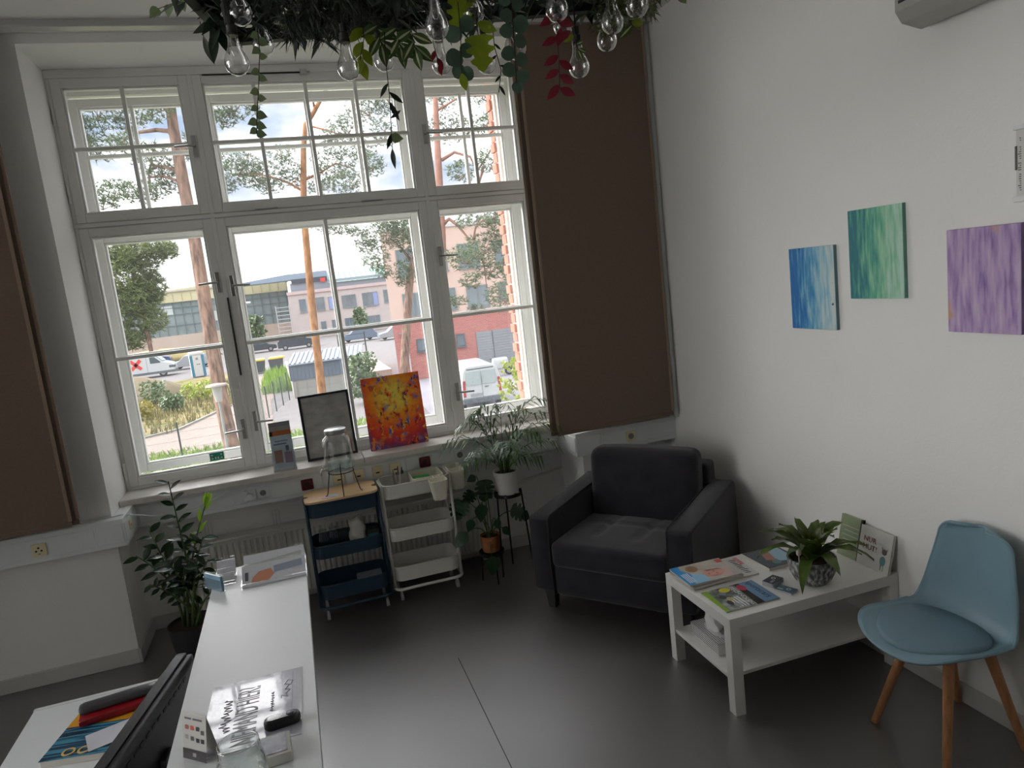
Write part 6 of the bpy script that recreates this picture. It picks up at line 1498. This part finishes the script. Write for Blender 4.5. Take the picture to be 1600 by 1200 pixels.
# ---- vehicles
m_vwhite = mat('white_car_paint', srgb(226,230,230), .3, var=.01, coat=.4)
m_tyre = mat('tyre', srgb(60,62,64), .8); m_vglass = mat('vehicle_glass', srgb(96,110,116), .15); m_vglass2 = mat('pale_vehicle_glass', srgb(190,202,202), .2); m_lred = mat('tail_light_red', srgb(200,60,66), .3); m_bump = mat('grey_bumper', srgb(110,118,124), .6)
def wheel(t, x, y, r, axis='x', w=.2):
    b = MB(); b.tube([(x-w/2,y,r),(x+w/2,y,r)] if axis == 'x' else [(x,y-w/2,r),(x,y+w/2,r)], r, 18); o = b.build('wheel', m_tyre, t, smooth=40)
    h = MB(); h.tube([(x-w/2-.01,y,r),(x+w/2+.01,y,r)] if axis == 'x' else [(x,y-w/2-.01,r),(x,y+w/2+.01,r)], r*.55, 14); h.build('hub_cap', mat('hub_silver',srgb(186,188,190),.4,.5), o, smooth=40)
# van seen from behind in the yard
t = thing('white_van','white delivery van seen from behind in the yard','van',(7.55,26.5,GZ),math.radians(-3))
prof = [(-.93,.35),(-.95,.9),(-.93,1.15),(-.80,1.75),(-.66,1.93),(-.5,1.97),(.5,1.97),(.66,1.93),(.80,1.75),(.93,1.15),(.95,.9),(.93,.35)]
b = MB(); b.loft([[(x*.985,-.0+ (.10*max(0,(z-1.1))),z) for x,z in prof],[(x,.06+(.10*max(0,(z-1.1))),z) for x,z in prof],[(x,3.3,z) for x,z in prof],[(x*.97,4.0,.35+(z-.35)*.80) for x,z in prof],[(x*.9,4.9,.35+(z-.35)*.40) for x,z in prof]],True,True); b.build('body', m_vwhite, t, smooth=35, bevel=.02)
for sx in (-1,1):
    q = MB(); pts = [(sx*.04,1.14),(sx*.60,1.12),(sx*.74,1.24),(sx*.68,1.72),(sx*.04,1.74)]; q.prism(pts,-.012,.03,'y'); q.v = [(x,y+.1*max(0,z-1.1),z) for x,y,z in q.v]; q.build('rear_window', m_vglass2, t)
    q = MB(); q.box(sx*.80-.055,sx*.80+.055,-.014,.02,.62,1.35); q.v = [(x+(sx*.03 if z < 1 else 0),y+.1*max(0,z-1.1),z) for x,y,z in q.v]; q.build('tail_light', m_lred, t)
    q = MB(); q.rounded((sx*1.05,3.3,1.25),(.09,.05,.12),.03,4); q.build('mirror', m_bump, t, smooth=50)
    for y in (.75,3.9): wheel(t,sx*.82,y,.33)
q = MB(); q.box(-.94,.94,-.06,.05,.30,.52); q.build('bumper', m_bump, t, bevel=.02)
q = MB(); q.box(-.56,-.02,-.016,.0,.60,.74); q.build('number_plate', mat('plate_grey',srgb(176,184,184),.4), t)
q = MB(); q.box(-.006,.006,-.012,.0,.55,1.75); q.box(-.9,.9,-.011,0,.535,.55); q.box(.12,.3,-.03,0,.98,1.02); q.build('door_gap', m_bump, t)
q = MB(); q.box(-.62,.62,.07,.10,1.80,1.86); q.build('brake_light', m_bump, t)
# van with a red cross sign, side view
t = thing('delivery_van','white delivery van with a red X on its side beyond the meadow','van',(-13.4,71,GZ))
pr_ = [(-4.2,.35),(-4.2,2.0),(-4.0,2.15),(.2,2.15),(.45,2.08),(1.05,1.45),(1.85,1.2),(2.05,1.0),(2.08,.35)]
b = MB(); b.prism(pr_,0,2.0,'y'); b.build('body', m_vwhite, t, bevel=.05)
b = MB(); b.prism([(.0,1.35),(.0,1.95),(.42,1.95),(.92,1.42),(.86,1.35)],-.015,.0,'y'); b.build('side_window', m_vglass, t)
b = MB(); b.prism([(.52,2.02),(1.05,1.47),(1.13,1.5),(.6,2.04)],.1,1.9,'y'); b.build('windscreen', m_vglass2, t)
b = MB(); b.box(-4.2,2.1,-.02,2.02,.32,.55); b.build('sill_strip', m_bump, t); b = MB(); b.box(1.6,2.12,-.02,.5,.78,1.0); b.build('headlight', m_vglass, t)
for x in (.98,-3.2): wheel(t,x,.12,.36,'y')
q = MB(); q.M = Matrix.Translation((-1.25,-.01,1.38))
for a in (45,-45):
    q.M = Matrix.Translation((-1.25,-.012,1.38)) @ Matrix.Rotation(math.radians(a),4,'Y'); q.box(-.62,.62,-.01,.01,-.15,.15)
q.build('red_x', mat('sign_red',(.6,.05,.05)), t)
q = MB(); q.box(-.32,-.30,-.01,.0,.5,2.1); q.build('door_gap', m_bump, t)
# portable toilet
t = thing('portable_toilet','white portable toilet with blue corners beside the meadow','toilet',(-8.6,65,GZ),math.radians(12))
b = MB(); b.rounded((0,0,1.05),(.56,.56,1.0),.06,5); b.build('cabin', mat('white_cabin',srgb(232,234,234),.5), t, smooth=50)
b = MB(); b.rounded((0,0,2.1),(.6,.6,.16),.12,6); b.build('roof', mat('white_cabin',(.8,.8,.8)), t, smooth=50)
for sx in (-1,1): part(t,'blue_corner',mat('teal_blue_panel',srgb(60,140,170),.5),(sx*.47-.11,sx*.47+.11,-.585,-.40,.08,1.95))
part(t,'door_sign',m_dark,(-.08,-.02,-.575,-.56,1.1,1.2),(.06,.2,-.575,-.56,1.12,1.18)); part(t,'vent',m_ff,(-.1,.1,-.575,-.56,1.55,1.75))
def car(label, x, y, L, H, m, rz=0, suv=False, z=GZ):
    t = thing('parked_car', label, 'car', (x,y,z), rz); h = H
    P_ = [(-L/2,.3),(-L/2,h*.55),(-L/2+.2,h*.62),(-L*.36 if not suv else -L*.47,h*.98),(L*.12,h),(L*.27,h*.64),(L*.46,h*.55),(L/2,h*.42),(L/2,.3)]
    b = MB(); b.prism(P_,-.85,.85,'y'); b.build('body', m, t, bevel=.06)
    b = MB(); b.prism([(-L*.33,h*.64),(-L*.30,h*.92),(-L*.06,h*.93),(-L*.06,h*.64)],-.87,-.84,'y'); b.prism([(-L*.03,h*.64),(-L*.03,h*.93),(L*.10,h*.92),(L*.21,h*.66)],-.87,-.84,'y'); b.build('side_window', m_vglass, t)
    for sx in (-.31,.31): wheel(t,sx*L,-.78,.32,'y')
    b = MB(); b.box(L/2-.1,L/2+.01,-.8,.8,h*.44,h*.52); b.build('headlight', m_vglass2, t)
    return t
m_cblack = mat('black_car_paint', srgb(66,74,82), .3, coat=.4); m_csilver = mat('silver_car_paint', srgb(186,190,194), .3, .2, coat=.3); m_cblue = mat('grey_blue_car_paint', srgb(120,140,160), .3, coat=.3)
car('black parked car, left of the two behind the bins',-4.0,88,3.9,1.45,m_cblack)
car('black parked people carrier behind the shed',.3,86,4.4,1.9,m_cblack,suv=True)
car('silver car behind the portable toilet',-10.6,77,4.0,1.4,m_csilver,math.pi)
car('grey-blue car parked right of the orange pine',7.6,84,4.2,1.6,m_cblue,math.pi)
car('silver car half hidden by the pink building',11.6,80,4.4,1.5,m_csilver,math.pi)
car('blue car at the far left behind the bushy pine',-16.5,90,4.4,1.6,mat('royal_blue_car',srgb(70,96,160),.3,coat=.3))
t = thing('parked_scooter','white scooter half hidden behind the lime-green bush','scooter',(11.2,36.0,GZ)); b = MB(); b.rounded((0,0,.75),(.5,.2,.35),.15,6); b.build('body', m_vwhite, t, smooth=True)
for x in (-.5,.5): wheel(t,x,0,.25,'y',.1)
b = MB(); b.tube([(-.4,0,.7),(-.55,0,1.1),(-.5,-.25,1.15)],.03,6); b.build('handlebar', m_bump, t)
b = MB(); rings = []
for k,(q,z) in enumerate(((1.0,-.1),(.9,.5),(.72,1.0),(.45,1.4),(.1,1.6))):
    rings.append([(7.5*q*math.cos(a)*(1+.06*math.sin(3*a+k)),2.2*q*math.sin(a),z+.1*math.sin(4*a+k)) for a in [2*math.pi*i/28 for i in range(28)]])
b.loft(rings,True,True); tag(b.build('gravel_heap', mat('ochre_gravel',srgb(204,188,130),.95,var=.15,vscale=.8,bump=.6,bscale=3), None, smooth=True, loc=(-16.5,94.5,GZ)),'ochre gravel bank in front of the glazed hall','heap')
b = MB(); b.rounded((0,0,.8),(1.4,.8,.8),.3,5); tag(b.build('orange_tarpaulin', mat('orange_tarp',srgb(226,150,84),.7), None, smooth=True, loc=(-17.5,84,GZ)),'orange tarpaulin-covered pile behind the bushy pine','tarpaulin')
shrub('young green conifer in front of the glazed hall',-4.6,99,4.2,1.3,m_fol1,200,leaf=.5)
shrub('young green tree before the office block',9.2,96,3.6,1.0,m_fol1,160,leaf=.45)
shrub('green tuft plant right of the thick pine trunk',-7.4,94,3.0,1.3,m_fol2,140,leaf=.5)
